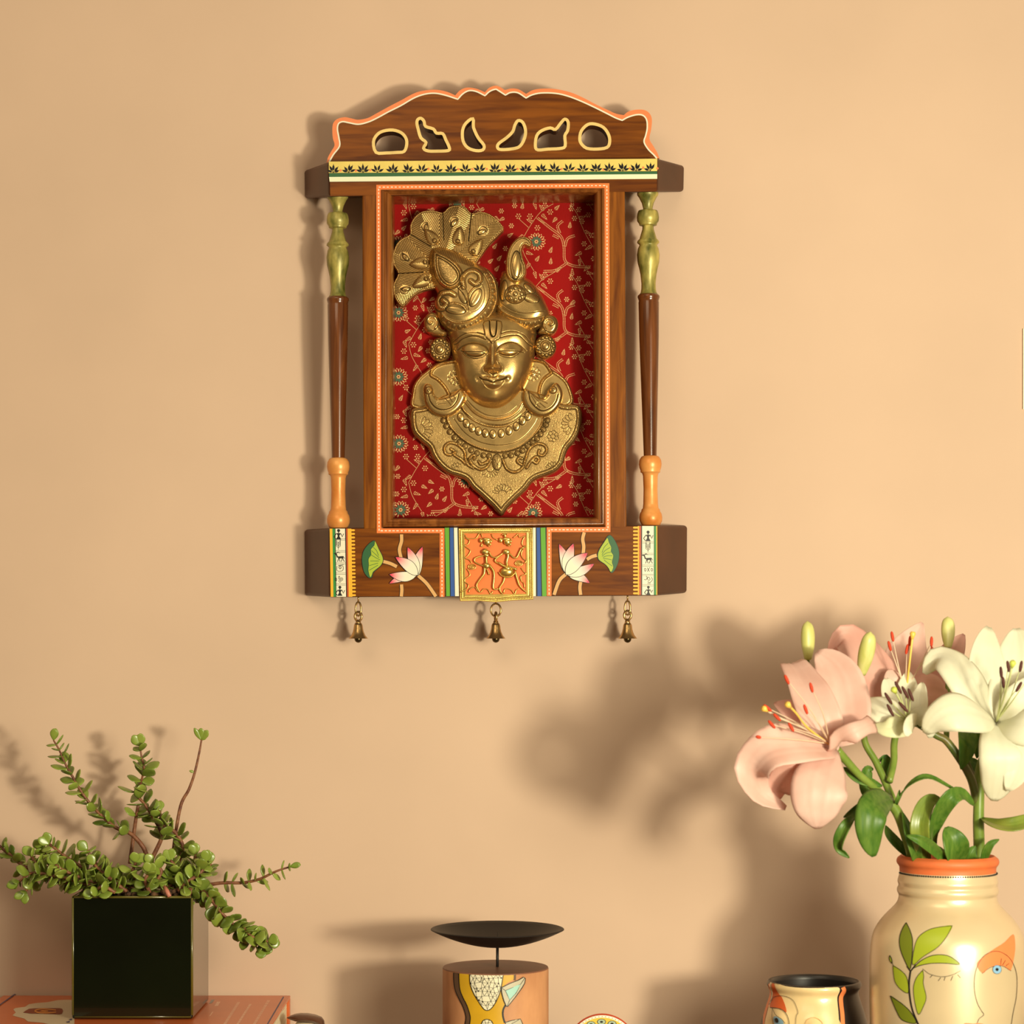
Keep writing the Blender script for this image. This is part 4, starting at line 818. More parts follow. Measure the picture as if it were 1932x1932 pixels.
# turban, right bulb
o = cA([(1028, 770), (1035, 700), (1060, 655), (1130, 650), (1230, 690), (1330, 760), (1410, 870), (1465, 980), (1490, 1055), (1460, 1120), (1400, 1180), (1320, 1206), (1220, 1200), (1120, 1150), (1035, 1075), (990, 1000), (1005, 880)])
R = rl('', o, .5, 3); R.round(18*mm, 30, 2.0)
bo = sm(cA([(1005, 1045), (1080, 1130), (1160, 1178), (1240, 1198), (1320, 1196), (1400, 1165)]), 6); bi = sm(cA([(1010, 985), (1060, 1040), (1150, 1085), (1240, 1110), (1330, 1112), (1440, 1080)]), 6)
R.plate(list(bo)+list(bi)[::-1], 1.2*mm, 1.2, .8); R.ridge(bo, 1.8, 1.4*mm, 2.3); R.ridge(bi, 2.0, 1.6*mm, 2.3); R.groove(sm(cA([(1030, 760), (1025, 900), (1060, 980), (1150, 1040), (1270, 1060), (1440, 1035)]), 5), .9, .6*mm, .8)
BO = resample(bo, 1); BI = resample(bi, 1)
for k in range(10):
    t = (k+.5)/10; a = BO[int(t*(len(BO)-1))]; b = BI[int(t*(len(BI)-1))]; x, y = (a[0]+b[0])/2, (a[1]+b[1])/2; R.dome(x, y, 3.2, 3.2, 0, .9*mm, 3, .8); R.dome(x, y, 1.1, 1.1, 0, .5*mm, 2, .7)
x, y = cA([(1170, 890)])[0]; R.dome(x, y, 20, 18, 0, 4*mm, 3, 1)
for k in range(8):
    a = k*math.pi/4; R.dome(x+12.5*math.cos(a), y+11.5*math.sin(a), 4, 4, 0, 1.6*mm, 2, .8)
R.dome(x, y, 4.6, 4.6, 0, 1.6*mm, 2, .8)
for p_, rx, ry, an in (((1300, 830), 13, 8, 40), (1, 0, 0, 0), ((1320, 925), 15, 9, 10), ((1065, 850), 7, 20, 5)):
    if p_ != 1: xx, yy = cA([p_])[0]; R.dome(xx, yy, rx, ry, an, 2.6*mm, 2, .9)
R.hatch(R.inside(cA([(1260, 900), (1380, 890), (1370, 960), (1270, 960)]))*1.0, R.X+.3*R.Y, 2.6, .5*mm, .5)
R.build('turban', m_brass, idol, HM+.01, HB+13*mm, HB)
# paisley finial
o = cA([(1082, 640), (1088, 545), (1118, 455), (1175, 385), (1240, 360), (1300, 380), (1326, 425), (1312, 465), (1280, 462), (1255, 450), (1235, 490), (1245, 560), (1272, 640), (1262, 730), (1195, 785), (1125, 768), (1088, 715)])
R = rl('', o, .45, 4); R.round(6*mm, 5, 2.2); R.edge_rope(3.2, 2.0, 1.0*mm, 2.3); R.edge_groove(5.4, .8, .6*mm)
R.dome(*cA([(1175, 630)])[0], 10, 27, 3, 3*mm, 2, 1); R.groove(sm(cA([(1190, 500), (1160, 560), (1140, 640), (1160, 720), (1200, 740), (1225, 700), (1215, 600), (1195, 500)]), 5), .8, .5*mm, .7)
R.build('turban_finial', m_brass, idol, HM+.01, HB+30*mm, HB+22*mm)
# ear discs, ear curls
for x, y, sgn in ((455, 495, 1), (1472, 468, -1)):
    x, y = cB([(x, y)])[0]; R = Relief([(x+20.5*math.cos(a), y+22.5*math.sin(a)) for a in np.linspace(0, 2*np.pi, 60)[:-1]], .45); R.round(5*mm, 6)
    R.dome(x, y, 10.5, 11, 0, 2.5*mm, 4, 1); R.dome(x, y, 6.5, 7, 0, 1.6*mm, 3, .8)
    for k in range(13): a = k*2*math.pi/13; R.dome(x+15.2*math.cos(a), y+16.8*math.sin(a), 3.3, 3.4, 0, 1.9*mm, 2, 1)
    R.build('earring', m_brass, idol, HM, HB+15*mm, HB)
for pts, cen, fl in (([(300, 230), (320, 170), (375, 135), (430, 160), (445, 220), (470, 290), (520, 330), (500, 370), (430, 365), (360, 345), (312, 300)], (372, 235), 1), ([(1440, 200), (1470, 165), (1530, 160), (1580, 195), (1595, 260), (1575, 320), (1530, 355), (1450, 350), (1400, 340), (1420, 280)], (1515, 250), -1)):
    R = rl('', cB(pts), .45, 4); R.round(7*mm, 8); x, y = cB([cen])[0]
    sp_ = [(x+fl*(2+1.05*k)*math.cos(k*.52+1), y+(2+1.05*k)*math.sin(k*.52+1)) for k in range(13)]; R.ridge(sp_, 2.8, 2*mm); R.groove([(x+fl*(2+1.05*k+1.6)*math.cos(k*.52+1), y+(2+1.05*k+1.6)*math.sin(k*.52+1)) for k in range(15)], 1.0, .9*mm, .9)
    R.build('hair_curl', m_brass, idol, HM, HB+15*mm, HB)
# peacock ornaments beside the neck
for cfg in (([(298, 855), (330, 822), (372, 838), (392, 880), (402, 925), (440, 962), (500, 955), (590, 920), (650, 872), (706, 935), (692, 1000), (640, 1080), (560, 1135), (480, 1146), (392, 1118), (330, 1055), (300, 960)],
             [(345, 940), (365, 1000), (410, 1055), (480, 1080), (560, 1060), (615, 1000), (640, 920)], [(395, 930), (435, 975)], (348, 895), [[(500, 960), (540, 1010), (560, 1040)], [(540, 945), (575, 1010)], [(585, 930), (600, 980)], [(430, 1010), (500, 990)], [(435, 1030), (510, 1020)]]),
            ([(1272, 870), (1250, 930), (1255, 1000), (1295, 1075), (1370, 1130), (1450, 1146), (1540, 1112), (1610, 1035), (1640, 940), (1625, 870), (1580, 815), (1535, 842), (1495, 890), (1480, 935), (1440, 965), (1390, 945), (1330, 900)],
             [(1310, 900), (1320, 980), (1370, 1050), (1440, 1090), (1520, 1060), (1570, 1000), (1590, 930)], [(1500, 925), (1455, 965)], (1545, 890), [[(1330, 940), (1380, 1020), (1420, 1060)], [(1350, 930), (1400, 1000)], [(1400, 1000), (1380, 1060)], [(1420, 985), (1490, 1020)], [(1410, 1010), (1470, 1060)]])):
    o, cr, bk, hd, gr = cfg; R = rl('', cB(o), .45, 3); R.round(6*mm, 8, 2.0)
    R.groove(sm(cB(cr), 5), 1.3, 1.0*mm, .95); R.ridge(cB(bk), 2, 2*mm); x, y = cB([hd])[0]; R.dome(x, y, 7.5, 7.5, 0, 2.5*mm, 2, .8); R.dome(x, y, 2.2, 2.2, 0, .9*mm, 2, .9)
    for g_ in gr: R.groove(sm(cB(g_), 4), .7, .5*mm, .8)
    hx, hy = cB([(420, 985) if hd[0] < 900 else (1470, 1000)])[0]
    R.build('peacock_ornament', m_brass, idol, HM+.005, HB+21*mm, HB)
# small crown of beads on the neck edge
# ---------------------------------------------------------------- orange book
def zf(pt): return pt
TBZ = CZ-.397            # book top height
def onplane(z, eps=0):
    def f(x, y):
        d = (CZ-z)*F/(y-CY); return Vector(((x-CX)*d/F, d-D0, z+eps))
    return f
m_book = mat('book_cover', (.62, .13, .03), .35, coat=.2, var=.03, scale=30); m_page = mat('book_pages', (.82, .70, .48), .8, var=.15, scale=3, stretch=(1, 1, 240))
m_ink = mat('book_blue_line', (.06, .05, .13), .5); m_blot = mat('book_cream_patch', (.62, .48, .32), .5); m_txt = mat('book_pale_print', (.90, .52, .36), .6)
bx0, bx1, by0, by1 = -.588, -.2561, -.262, -.006; bz0 = TZ+.0005
bk = thing('book', ((bx0+bx1)/2, (by0+by1)/2, bz0), 'thick orange hardback book lying flat under the dark square planter', 'book')
mb = MB(); mb.box(bx0, bx1, by0, by1, TBZ-.003, TBZ); mb.box(bx0, bx1, by0, by1, bz0, bz0+.003); mb.box(bx0, bx1, by1-.009, by1, bz0+.003, TBZ-.003)
cov = mb.build('cover', m_book, bk, False, bevel=.0008)
mb = MB(); mb.box(bx0+.004, bx1-.0035, by0+.004, by1-.009, bz0+.003, TBZ-.003); mb.build('page_block', m_page, bk, False)
mp = onplane(TBZ, .0002); mb = MB()
mb.poly(cBk([(200, 520), (240, 500), (380, 482), (440, 442), (550, 425), (720, 412), (880, 380), (1000, 376), (1130, 376), (1130, 800), (900, 780), (720, 741), (620, 722), (420, 705), (370, 662), (250, 632), (188, 612), (240, 570)]), mp, 0)
mp = onplane(TBZ, .0005)
mb.poly(cBk([(350, 572), (440, 515), (520, 508), (900, 505), (945, 515), (958, 545), (940, 592), (900, 600), (600, 590), (480, 590)]), mp, 1)
mp = onplane(TBZ, .0008); mb.ribbon(sm(cBk([(850, 540), (760, 530), (640, 522), (560, 535), (530, 555), (600, 580), (750, 580), (850, 570)]), 4), 2.2, mp, 2); mb.poly(cBk([(600, 560), (640, 540), (720, 545), (740, 560), (680, 568)]), mp, 2)
mb.ribbon(cBk([(235, 290), (0, 458), (-90, 522)]), 1.7, mp, 3)
mb.poly(cBk([(1070, 672), (1095, 668), (1095, 690), (1040, 692)]), mp, 3); mb.poly(cBk([(1010, 715), (1060, 705), (1060, 725), (1005, 727)]), mp, 3)
mb.build('cover_print', [m_blot, mat('book_brown', (.22, .035, .01), .4), mat('book_gold', (.65, .22, .03), .4), m_ink], cov, False)
mb = MB(); mp = onplane(TBZ, .00010); mb.ribbon(cBr([(1003, 303), (775, 690), (700, 816)]), 2.4, mp, 0)
for a, b, w_, cut in (((795, 352), (560, 740), 6, .10), ((375, 378), (170, 700), 6, .16), ((540, 405), (350, 700), 5, .13)):
    t = 0
    while t < 1:
        u = min(1, t+cut*random.uniform(.4, .9)); A = cBr([(a[0]+(b[0]-a[0])*t, a[1]+(b[1]-a[1])*t)])[0]; B = cBr([(a[0]+(b[0]-a[0])*u, a[1]+(b[1]-a[1])*u)])[0]
        n_ = 3
        for k in range(n_):   # fine lines of small print
            o_ = (k-(n_-1)/2)*w_/n_*.9; mb.ribbon([(A[0]+o_, A[1]), (B[0]+o_, B[1])], 1.15, mp, 1)
        t = u+.012
for p_ in ([(70, 372), (120, 370), (85, 432), (32, 436)], [(0, 515), (22, 508), (-20, 570), (-40, 575)], [(975, 478), (1025, 460), (1010, 485), (985, 490)]): mb.poly(cBr(p_), mp, 1)
mb.poly(cBr([(-10, 345), (40, 342), (0, 392), (-40, 400)]), mp, 2)
mb.build('back_text', [m_ink, m_txt, mat('book_grey', (.35, .30, .28), .5)], cov, False)
# ---------------------------------------------------------------- planter and jade plant
m_glaze = mat('dark_green_glaze', (.0035, .005, .001), .2, coat=.55, croug=.05, var=.3, scale=8, bump=.02, bscale=30, spec=.4)
m_glz_edge = mat('olive_glaze_edge', (.12, .10, .012), .3, coat=.6); m_glz_side = mat('olive_glaze_side', (.05, .05, .012), .12, coat=1, croug=.05)
pw = .1306; px0 = (135.5-CX)*2.46/F; px1 = px0+pw; pyf = 2.46-D0; pyb = pyf+pw-.002; pzt = CZ+(CY-1691)*2.46/F; pz0 = TBZ+.001
pot = thing('potted_jade_plant', ((px0+px1)/2, (pyf+pyb)/2, pz0), 'trailing small leaved succulent in a glossy dark green square planter on the orange book', 'plant')
mb = MB(); w_ = .006
rings = [(0, pz0), (0, pzt), (w_, pzt), (w_, pz0+.01)]
vs = []
for i_, z in rings: vs += [(px0+i_, pyf+i_, z), (px1-i_, pyf+i_, z), (px1-i_, pyb-i_, z), (px0+i_, pyb-i_, z)]
mb.add(vs, [(i*4+k, i*4+(k+1) % 4, (i+1)*4+(k+1) % 4, (i+1)*4+k) for i in range(3) for k in range(4)]+[(3, 2, 1, 0), (12, 13, 14, 15)])
pl = mb.build('planter', m_glaze, pot, False, bevel=.0022)
mb = MB()
for a, b in (((px0+.0012, pyf+.0012, pz0+.004), (px0+.0012, pyf+.0012, pzt-.002)), ((px1-.0012, pyf+.0012, pz0+.004), (px1-.0012, pyf+.0012, pzt-.002)), ((px0+.002, pyf+.0012, pzt-.0012), (px1-.002, pyf+.0012, pzt-.0012)), ((px0+.0012, pyf+.002, pzt-.0012), (px0+.0012, pyb-.002, pzt-.0012)), ((px0+.003, pyf+.0014, pz0+.0022), (px1-.002, pyf+.0014, pz0+.0022))):
    mb.tube([a, b], .0015, 8)
mb.build('glaze_edge', m_glz_edge, pl)
mb = MB(); N = 22; hs = {}
soilz = pzt-.006
vs = [(px0+w_+(pw-2*w_)*i/N, pyf+w_+(pw-2*w_)*j/N, soilz+.006*random.random()) for j in range(N+1) for i in range(N+1)]
mb.add(vs, [(j*(N+1)+i, j*(N+1)+i+1, (j+1)*(N+1)+i+1, (j+1)*(N+1)+i) for j in range(N) for i in range(N)])
for k in range(260):
    c = (random.uniform(px0+.01, px1-.01), random.uniform(pyf+.01, pyb-.01), soilz+.006+random.random()*.004); r = random.uniform(.0015, .0045); mb.sphere(c, r, r*.8, r*.7, 0, 6, 4)
mb.build('soil', mat('potting_soil', (.03, .014, .006), .9, col2=(.20, .09, .035), scale=120, bump=.5), pot, True)
m_bark = mat('jade_stem', (.13, .035, .018), .5, col2=(.30, .12, .05), scale=160, bump=.6, bscale=260)
m_leaf = mat('jade_leaf', (.10, .15, .017), .34, col2=(.29, .36, .05), scale=38, spec=.6, coat=.15, trans=.12)
m_leaf2 = mat('jade_leaf_young', (.20, .29, .030), .32, col2=(.34, .42, .07), scale=38, spec=.6, coat=.15, trans=.12)
def leaf(mb, c, d, up, L, Wd, th=.0010, mi=0, bend=.12):
    """fat obovate leaf starting at c going along d"""
    d = d.normalized(); s_ = d.cross(up); s_ = s_.normalized() if s_.length > 1e-6 else d.orthogonal().normalized(); n = s_.cross(d).normalized(); A = 7; Bn = 10; vs = []
    for i in range(A+1):
        t = i/A; w_ = Wd*max(.10, (math.sin(math.pi*(.04+.92*t)**1.25))**.72); h_ = th*(.35+.65*math.sin(math.pi*min(1, .1+.85*t))**.5)
        if i == A: w_ = Wd*.22; h_ = th*.3
        c_ = c+d*(L*(t+(.02 if i == A else 0)))+n*(bend*L*(t*t))
        for k in range(Bn):
            a = 2*math.pi*k/Bn; vs.append(c_+s_*(w_*math.cos(a))+n*(h_*math.sin(a)+bend*.35*w_*math.cos(a)**2))
    fs = [(i*Bn+k, i*Bn+(k+1) % Bn, (i+1)*Bn+(k+1) % Bn, (i+1)*Bn+k) for i in range(A) for k in range(Bn)]+[tuple(range(Bn))[::-1], tuple(A*Bn+k for k in range(Bn))]
    mb.add(vs, fs, mi)
rj = random.Random(11)
def branch(pts, r, spacing, L, Wd, start=0, ang=55, end=True, young=.25, jit=18, hspread=.9, dens=1):
    w = [P(p[0], p[1], p[2]) for p in sm(pts, 6)]; b = MB(); b.tube(w, r, 8); o = b.build('branch', m_bark, pot, True)
    f = MB(); seglen = [0]
    for i in range(len(w)-1): seglen.append(seglen[-1]+(w[i+1]-w[i]).length)
    tot = seglen[-1]; s_ = start*tot; roll = rj.uniform(0, 3); k = 0
    while s_ <= tot+1e-6:
        i = max(j for j in range(len(w)) if seglen[j] <= s_+1e-9); i = min(i, len(w)-2); t = (s_-seglen[i])/max(1e-9, seglen[i+1]-seglen[i]); c = w[i].lerp(w[i+1], min(t, 1)); T = (w[i+1]-w[i]).normalized()
        u = T.cross(Vector((0, 1, 0))); u = u.normalized() if u.length > .1 else T.orthogonal().normalized(); v = T.cross(u)
        frac = s_/tot; sc = 1 if frac < .8 else 1-.35*(frac-.8)/.2
        for sg in (1, -1):
            if rj.random() > dens: continue
            a = roll+(math.pi/2)*(k % 2)+rj.uniform(-.35, .35); rd_ = (u*math.cos(a)+v*math.sin(a)*hspread)*sg
            th = math.radians(ang+rj.uniform(-jit, jit)); d = T*math.cos(th)+rd_.normalized()*math.sin(th); up = (T*1.0+Vector((rj.uniform(-.5, .5), rj.uniform(-.9, .1), rj.uniform(-.2, .7))))
            leaf(f, c, d, up, L*sc*rj.uniform(.8, 1.15), Wd*sc*rj.uniform(.8, 1.15), .0011, 1 if rj.random() < young*(1+frac) else 0)
        s_ += spacing*rj.uniform(.8, 1.2); k += 1
    if end:
        T = (w[-1]-w[-2]).normalized()
        for q_ in range(2): leaf(f, w[-1], T+Vector((rj.uniform(-.8, .8), rj.uniform(-.3, .3), rj.uniform(-.2, .5))), Vector((0, -1, .3)), L*.8, Wd*.7, .001, 1)
    f.build('foliage', [m_leaf, m_leaf2], o, True)
def h3(cm, pts): return cm(pts)
LL, LW = .0165, .0070
branch(cF1([(1830, 1800, .10), (1790, 1720, .10), (1740, 1600, .10), (1640, 1480, .10), (1540, 1410, .10), (1400, 1360, .10), (1250, 1230, .10), (1100, 1080, .10), (960, 880, .105), (880, 740, .105), (800, 600, .11), (720, 420, .11), (650, 300, .11)]), [.0028, .0024, .0018, .0014, .0009], .0078, LL, LW*.9, .24, 62)
LL, LW = .0158, .0060
branch(cF1([(1800, 1830, .08), (1960, 1500, .08), (1950, 1400, .08), (1880, 1270, .08), (1760, 1080, .08), (1640, 940, .08), (1700, 850, .08), (1748, 640, .085), (1720, 500, .085), (1700, 370, .085)]), [.0026, .002, .0016, .0012, .0010], .0076, LL*1.12, LW*1.35, .22, 72)
branch(cF1([(1580, 1800, .07), (1590, 1700, .07), (1640, 1330, .07), (1680, 1080, .075)]), [.0024, .0022, .0018], .02, LL, LW, .8, 60, end=False)
branch([(335, 1680, .09), (325, 1640, .09), (329, 1590, .09)]+cF2([(520, 1100, .09), (620, 900, .09), (690, 700, .09), (745, 460, .09), (775, 290, .09)]), [.0022, .0020, .0018, .0014, .0010], .2, LL, LW, 1.2)
mbq = MB(); q0 = cF2([(770, 300)])[0]; leaf(mbq, P(q0[0], q0[1], .09), Vector((-.55, -.1, 1)), Vector((0, -1, .2)), .0155, .0030, .001, 0); leaf(mbq, P(q0[0], q0[1], .09), Vector((1, -.1, .7)), Vector((0, -1, .2)), .008, .0022, .0008, 0); q0 = cF2([(690, 690)])[0]; leaf(mbq, P(q0[0], q0[1], .09), Vector((-1, -.1, .3)), Vector((0, -1, .2)), .006, .0016, .0008, 0)
mbq.build('foliage', [m_leaf2], pot)
branch([(330, 1640, .10), (345, 1600, .10), (330, 1570, .10), (312, 1560, .10), (300, 1530, .09)], [.0022, .0018], .0062, LL, LW*1.25, .1, 65)
branch(cF4([(200, 260, .12), (420, 230, .12), (540, 210, .12), (700, 190, .12), (900, 190, .12), (1080, 150, .125), (1250, 70, .13), (1400, 20, .13)]), [.0024, .0020, .0016, .0010], .0098, LL*.95, LW*.72, .40, 80, young=.3)
branch(cF4([(300, 180, .14), (420, 260, .15), (500, 300, .16), (580, 400, .165), (650, 490, .17), (760, 600, .17), (900, 720, .17), (1040, 820, .17), (1100, 880, .17)]), [.0022, .0016, .0012], .0058, LL*.98, LW*1.5, .1, 72, young=.12)
branch(cF4([(900, 650, .175), (960, 740, .18), (1080, 800, .18), (1170, 820, .18)]), [.0014, .0010], .0050, LL*1.0, LW*1.55, .0, 70, young=.15)
branch(cF1([(900, 1850, .09), (350, 1850, .09), (250, 1800, .09), (120, 1690, .09), (0, 1590, .09), (-60, 1500, .09)]), [.0026, .002, .0012], .0078, LL, LW*.95, .25, 60)
branch(cF3([(1250, 300, .12), (1000, 170, .12), (750, 160, .12), (500, 150, .12), (400, 220, .12), (300, 330, .12)]), [.0026, .0022, .0014], .0085, LL, LW*1.15, .1, 68)
branch(cF8([(1150, 560, .13), (1000, 520, .13), (800, 400, .13), (600, 280, .13), (430, 150, .13)]), [.0026, .0022, .0014], .0066, LL*1.08, LW*1.3, .02, 68, young=.5)
branch(cF8([(1200, 560, .15), (1060, 470, .15), (900, 380, .15), (800, 280, .15), (760, 200, .15)]), [.0024, .0020, .0014], .0066, LL*1.05, LW*1.35, .05, 70, young=.5)
branch(cF8([(1250, 560, .15), (1200, 480, .155), (1150, 400, .155), (1180, 310, .155)]), [.0022, .0016], .0062, LL, LW*1.35, .1, 70, young=.4)
branch(cF8([(1320, 560, .15), (1360, 470, .155), (1400, 380, .155), (1330, 320, .155)]), [.0022, .0016], .0062, LL, LW*1.35, .1, 70, young=.5)
branch(cF8([(1500, 560, .13), (1600, 460, .13), (1680, 350, .13), (1700, 240, .13)]), [.0022, .0016], .0062, LL, LW*1.2, .1, 65, young=.5)
branch(cF8([(1500, 560, .15), (1640, 500, .155), (1760, 420, .155), (1830, 320, .155)]), [.0022, .0016], .0064, LL, LW*1.1, .1, 65, young=.3)
branch(cF8([(1400, 580, .15), (1500, 480, .15), (1540, 380, .15), (1480, 290, .15)]), [.0022, .0016], .0062, LL, LW*1.3, .1, 70, young=.3)
branch(cF8([(900, 560, .16), (700, 480, .17), (500, 430, .17), (280, 400, .17), (160, 480, .165)]), [.0022, .0018, .0012], .0064, LL*1.05, LW*1.25, .02, 70, young=.2)
branch(cF8([(1600, 560, .165), (1660, 540, .17), (1640, 620, .17)]), [.0018, .0012], .0056, LL*.8, LW*1.3, .1, 70, young=.1)
for pts in ([(900, 520, .12), (700, 430, .12), (500, 330, .115), (350, 200, .115)], [(950, 540, .16), (780, 470, .165), (600, 400, .17), (480, 330, .17)], [(1100, 560, .17), (980, 470, .172), (900, 400, .172), (820, 330, .17)], [(1300, 570, .17), (1260, 470, .175), (1290, 400, .175)],
            [(700, 520, .15), (500, 450, .155), (330, 330, .155), (270, 250, .15)], [(1550, 560, .17), (1640, 470, .172), (1740, 400, .17), (1790, 300, .168)], [(1000, 570, .18), (900, 520, .185), (820, 560, .185)], [(1500, 570, .14), (1560, 430, .14), (1500, 330, .14)]):
    branch(cF8(pts), [.0022, .0016], .0062, LL, LW*1.25, .1, 70, young=.45)
mbq = MB(); a, b = cF4([(60, 230)])[0], cF4([(115, 340)])[0]; mbq.tube([P(a[0], a[1], .175), P((a[0]+b[0])/2, (a[1]+b[1])/2, .182), P(b[0], b[1], .184)], [.0018, .0026, .0022], 8)
mbq.build('aerial_root', mat('pink_root', (.55, .20, .13), .5), pot)
# ---------------------------------------------------------------- candle holder
hc = .215; sc_ = S(hc); ch = thing('candle_holder', Vector((P(938, 0, hc).x, -hc, TZ)), 'shallow black metal dish on a spike above a painted reddish cylinder', 'candle holder')
def zc(y, h=hc): return P(0, y, h).z
cx_ = P(938.5, 0, hc).x
mb = MB(); r = 126*sc_; zr = zc(1753.5); pr = []
for k in range(15): t = k/14; pr.append((max(r*math.sin(t*math.pi/2*1.0), .0002) if k else .0005, zr-21*sc_*math.cos(t*math.pi/2)**1.15))
pr = [(max(.0005, r*t), zr-33.5*sc_*(1-t**1.9)) for t in [k/16 for k in range(17)]]; pr += [(r-.0002, zr+.0006)]+[(max(.0005, (r-.0016)*t), zr+.0012-33.5*sc_*(1-t**1.9)) for t in [k/16 for k in range(16, -1, -1)]]
mb.lathe(pr, (cx_, -hc), 72); mb.build('dish', m_iron, ch, True, angle=60)
mb = MB(); mb.tube([(cx_, -hc, zc(1832)), (cx_, -hc, zr-33*sc_)], 2.8*sc_, 12); mb.tube([(cx_, -hc, zr-33*sc_), (cx_, -hc, zr-4*sc_)], [1.6*sc_, .3*sc_], 8); mb.build('spike', m_iron, ch)
m_cyl = mat('terracotta_wash', (.40, .13, .05), .55, col2=(.72, .36, .17), scale=16, stretch=(1, 1, .4), coat=.0, var=.25, spec=.25); m_ctop = mat('cylinder_top_brown', (.22, .085, .045), .5, var=.2, scale=20)
rc = 100*sc_; ccx = P(935, 0, hc).x; zt = zc(1824); zb = TZ+.0005; mb = MB()
seg = 72; mb.lathe([(rc, zb), (rc, zt-.0012), (rc-.0004, zt-.0004), (rc-.0006, zt)], (ccx, -hc), seg, mif=lambda i, a: 0 if i == 0 else 1); 
mb.lathe([(rc-.0006, zt), (rc*.5, zt), (.0004, zt)], (ccx, -hc), seg, 1); cyl = mb.build('cylinder', [m_cyl, m_ctop], ch, True, angle=40)
def on_lathe(cx, cy, Rf, eps):
    """px -> point on the camera side of a turned surface with radius Rf(z)"""
    def f(px, py):
        d = D0+cy-.05
        for _ in range(7):
            X = (px-CX)*d/F; Z = CZ+(CY-py)*d/F; R_ = Rf(Z)+eps; u = max(-.999, min(.999, (X-cx)/R_)); d = D0+cy-R_*math.sqrt(1-u*u)
        X = (px-CX)*d/F; Z = CZ+(CY-py)*d/F; u = max(-.999, min(.999, (X-cx)/R_)); return Vector((cx+R_*u, cy-R_*math.sqrt(1-u*u), Z))
    return f
def cy_(k): 
    g = on_lathe(ccx, -hc, lambda z: rc, .0002*k)
    def f(x, y):
        v = g(x, y); v.z = min(v.z, zt-.0011); v.z = max(v.z, TZ+.001); return v
    return f
mb = MB()
def fl(pts, k, mi, step=3.2, n=4, close=True): mb.fill(sm(cK(pts), n, True) if n > 1 else cK(pts), cy_(k), step, mi)
mb.fill(cK([(285, 250), (560, 280), (1060, 280), (1215, 270), (1205, 380), (1100, 440), (1035, 500), (1050, 700), (1075, 770), (1035, 860), (1030, 950), (1060, 1050), (1100, 1180), (430, 1180), (470, 1000), (465, 920), (430, 800), (360, 660), (310, 540), (288, 400)]), cy_(1), 3, 0)
for pts, w_, mi, k in (([(288, 250), (288, 400), (310, 540), (360, 660), (430, 800), (468, 920), (472, 1000), (435, 1180)], 1.6, 1, 3), ([(368, 250), (370, 400), (385, 540), (430, 660), (490, 780), (535, 920), (540, 1010), (510, 1180)], 1.6, 1, 3),
                       ([(327, 250), (328, 400), (348, 545), (395, 665), (460, 790), (500, 920), (505, 1010), (470, 1180)], 8.6, 2, 2), ([(1222, 270), (1218, 400)], 4.2, 2, 2), ([(1080, 770), (1042, 850), (1038, 940), (1065, 1040)], 3.2, 1, 3)):
    mb.ribbon(sm(cK(pts), 6), w_, cy_(k), mi)
mos = [(535, 250), (535, 380), (545, 470), (590, 590), (660, 710), (720, 800), (760, 845), (800, 856), (845, 840), (900, 780), (950, 690), (1000, 560), (1030, 400), (1050, 250)]
mb.fill(cK(mos), cy_(3), 3, 3); mb.ribbon(sm(cK(mos), 3), 1.4, cy_(5), 1)
rm = random.Random(4)
def inside(p, poly):
    c = False; n = len(poly)
    for i in range(n):
        (x1, y1), (x2, y2) = poly[i], poly[(i+1) % n]
        if (y1 > p[1]) != (y2 > p[1]) and p[0] < (x2-x1)*(p[1]-y1)/(y2-y1)+x1: c = not c
    return c
sites = []
for j in range(10):
    for i in range(10):
        q_ = (520+i*62+(31 if j % 2 else 0)+rm.uniform(-14, 14), 236+j*68+rm.uniform(-14, 14)); sites.append(q_)
for a in sites:
    for b in sites:
        if a < b and math.hypot(a[0]-b[0], a[1]-b[1]) < 88 and inside(a, mos) and inside(b, mos): mb.ribbon(cK([a, b]), .55, cy_(5), 1)
    if inside(a, mos) and rm.random() < .3: mb.dot(*cK([a])[0], 1.5, cy_(6), 1, 5)
mos2 = [(710, 1063), (740, 1010), (800, 992), (860, 1015), (890, 1063), (900, 1180), (700, 1180)]; mb.fill(cK(mos2), cy_(3), 3, 3); mb.ribbon(sm(cK(mos2[:5]), 4), 1.4, cy_(5), 1)
for a, b in (((760, 1000), (780, 1060)), ((830, 1000), (810, 1063)), ((720, 1050), (880, 1040))): mb.ribbon(cK([a, b]), .6, cy_(6), 1)
mb.fill(cK([(1015, 512), (1150, 445), (1280, 395), (1350, 350), (1378, 370), (1370, 440), (1330, 510), (1230, 650), (1110, 790), (1090, 790), (1060, 720), (1030, 600)]), cy_(7), 3, 5)
mb.ribbon(cK([(1015, 512), (1150, 445), (1280, 395), (1350, 350), (1380, 370), (1370, 440), (1330, 510), (1230, 650), (1110, 798), (1088, 790), (1055, 710), (1022, 600), (1015, 512)]), 1.4, cy_(8), 1)
mb.fill(cK([(1075, 555), (1160, 520), (1240, 480), (1310, 455), (1270, 540), (1210, 620), (1140, 700), (1110, 630)]), cy_(8), 2.6, 4); mb.ribbon(cK([(1075, 555), (1160, 520), (1310, 455), (1240, 590), (1140, 700), (1110, 630), (1075, 555)]), .8, cy_(9), 1)
for a, b in (((1075, 555), (1020, 515)), ((1310, 455), (1368, 368)), ((1140, 700), (1105, 790))): mb.ribbon(cK([a, b]), .8, cy_(9), 1)
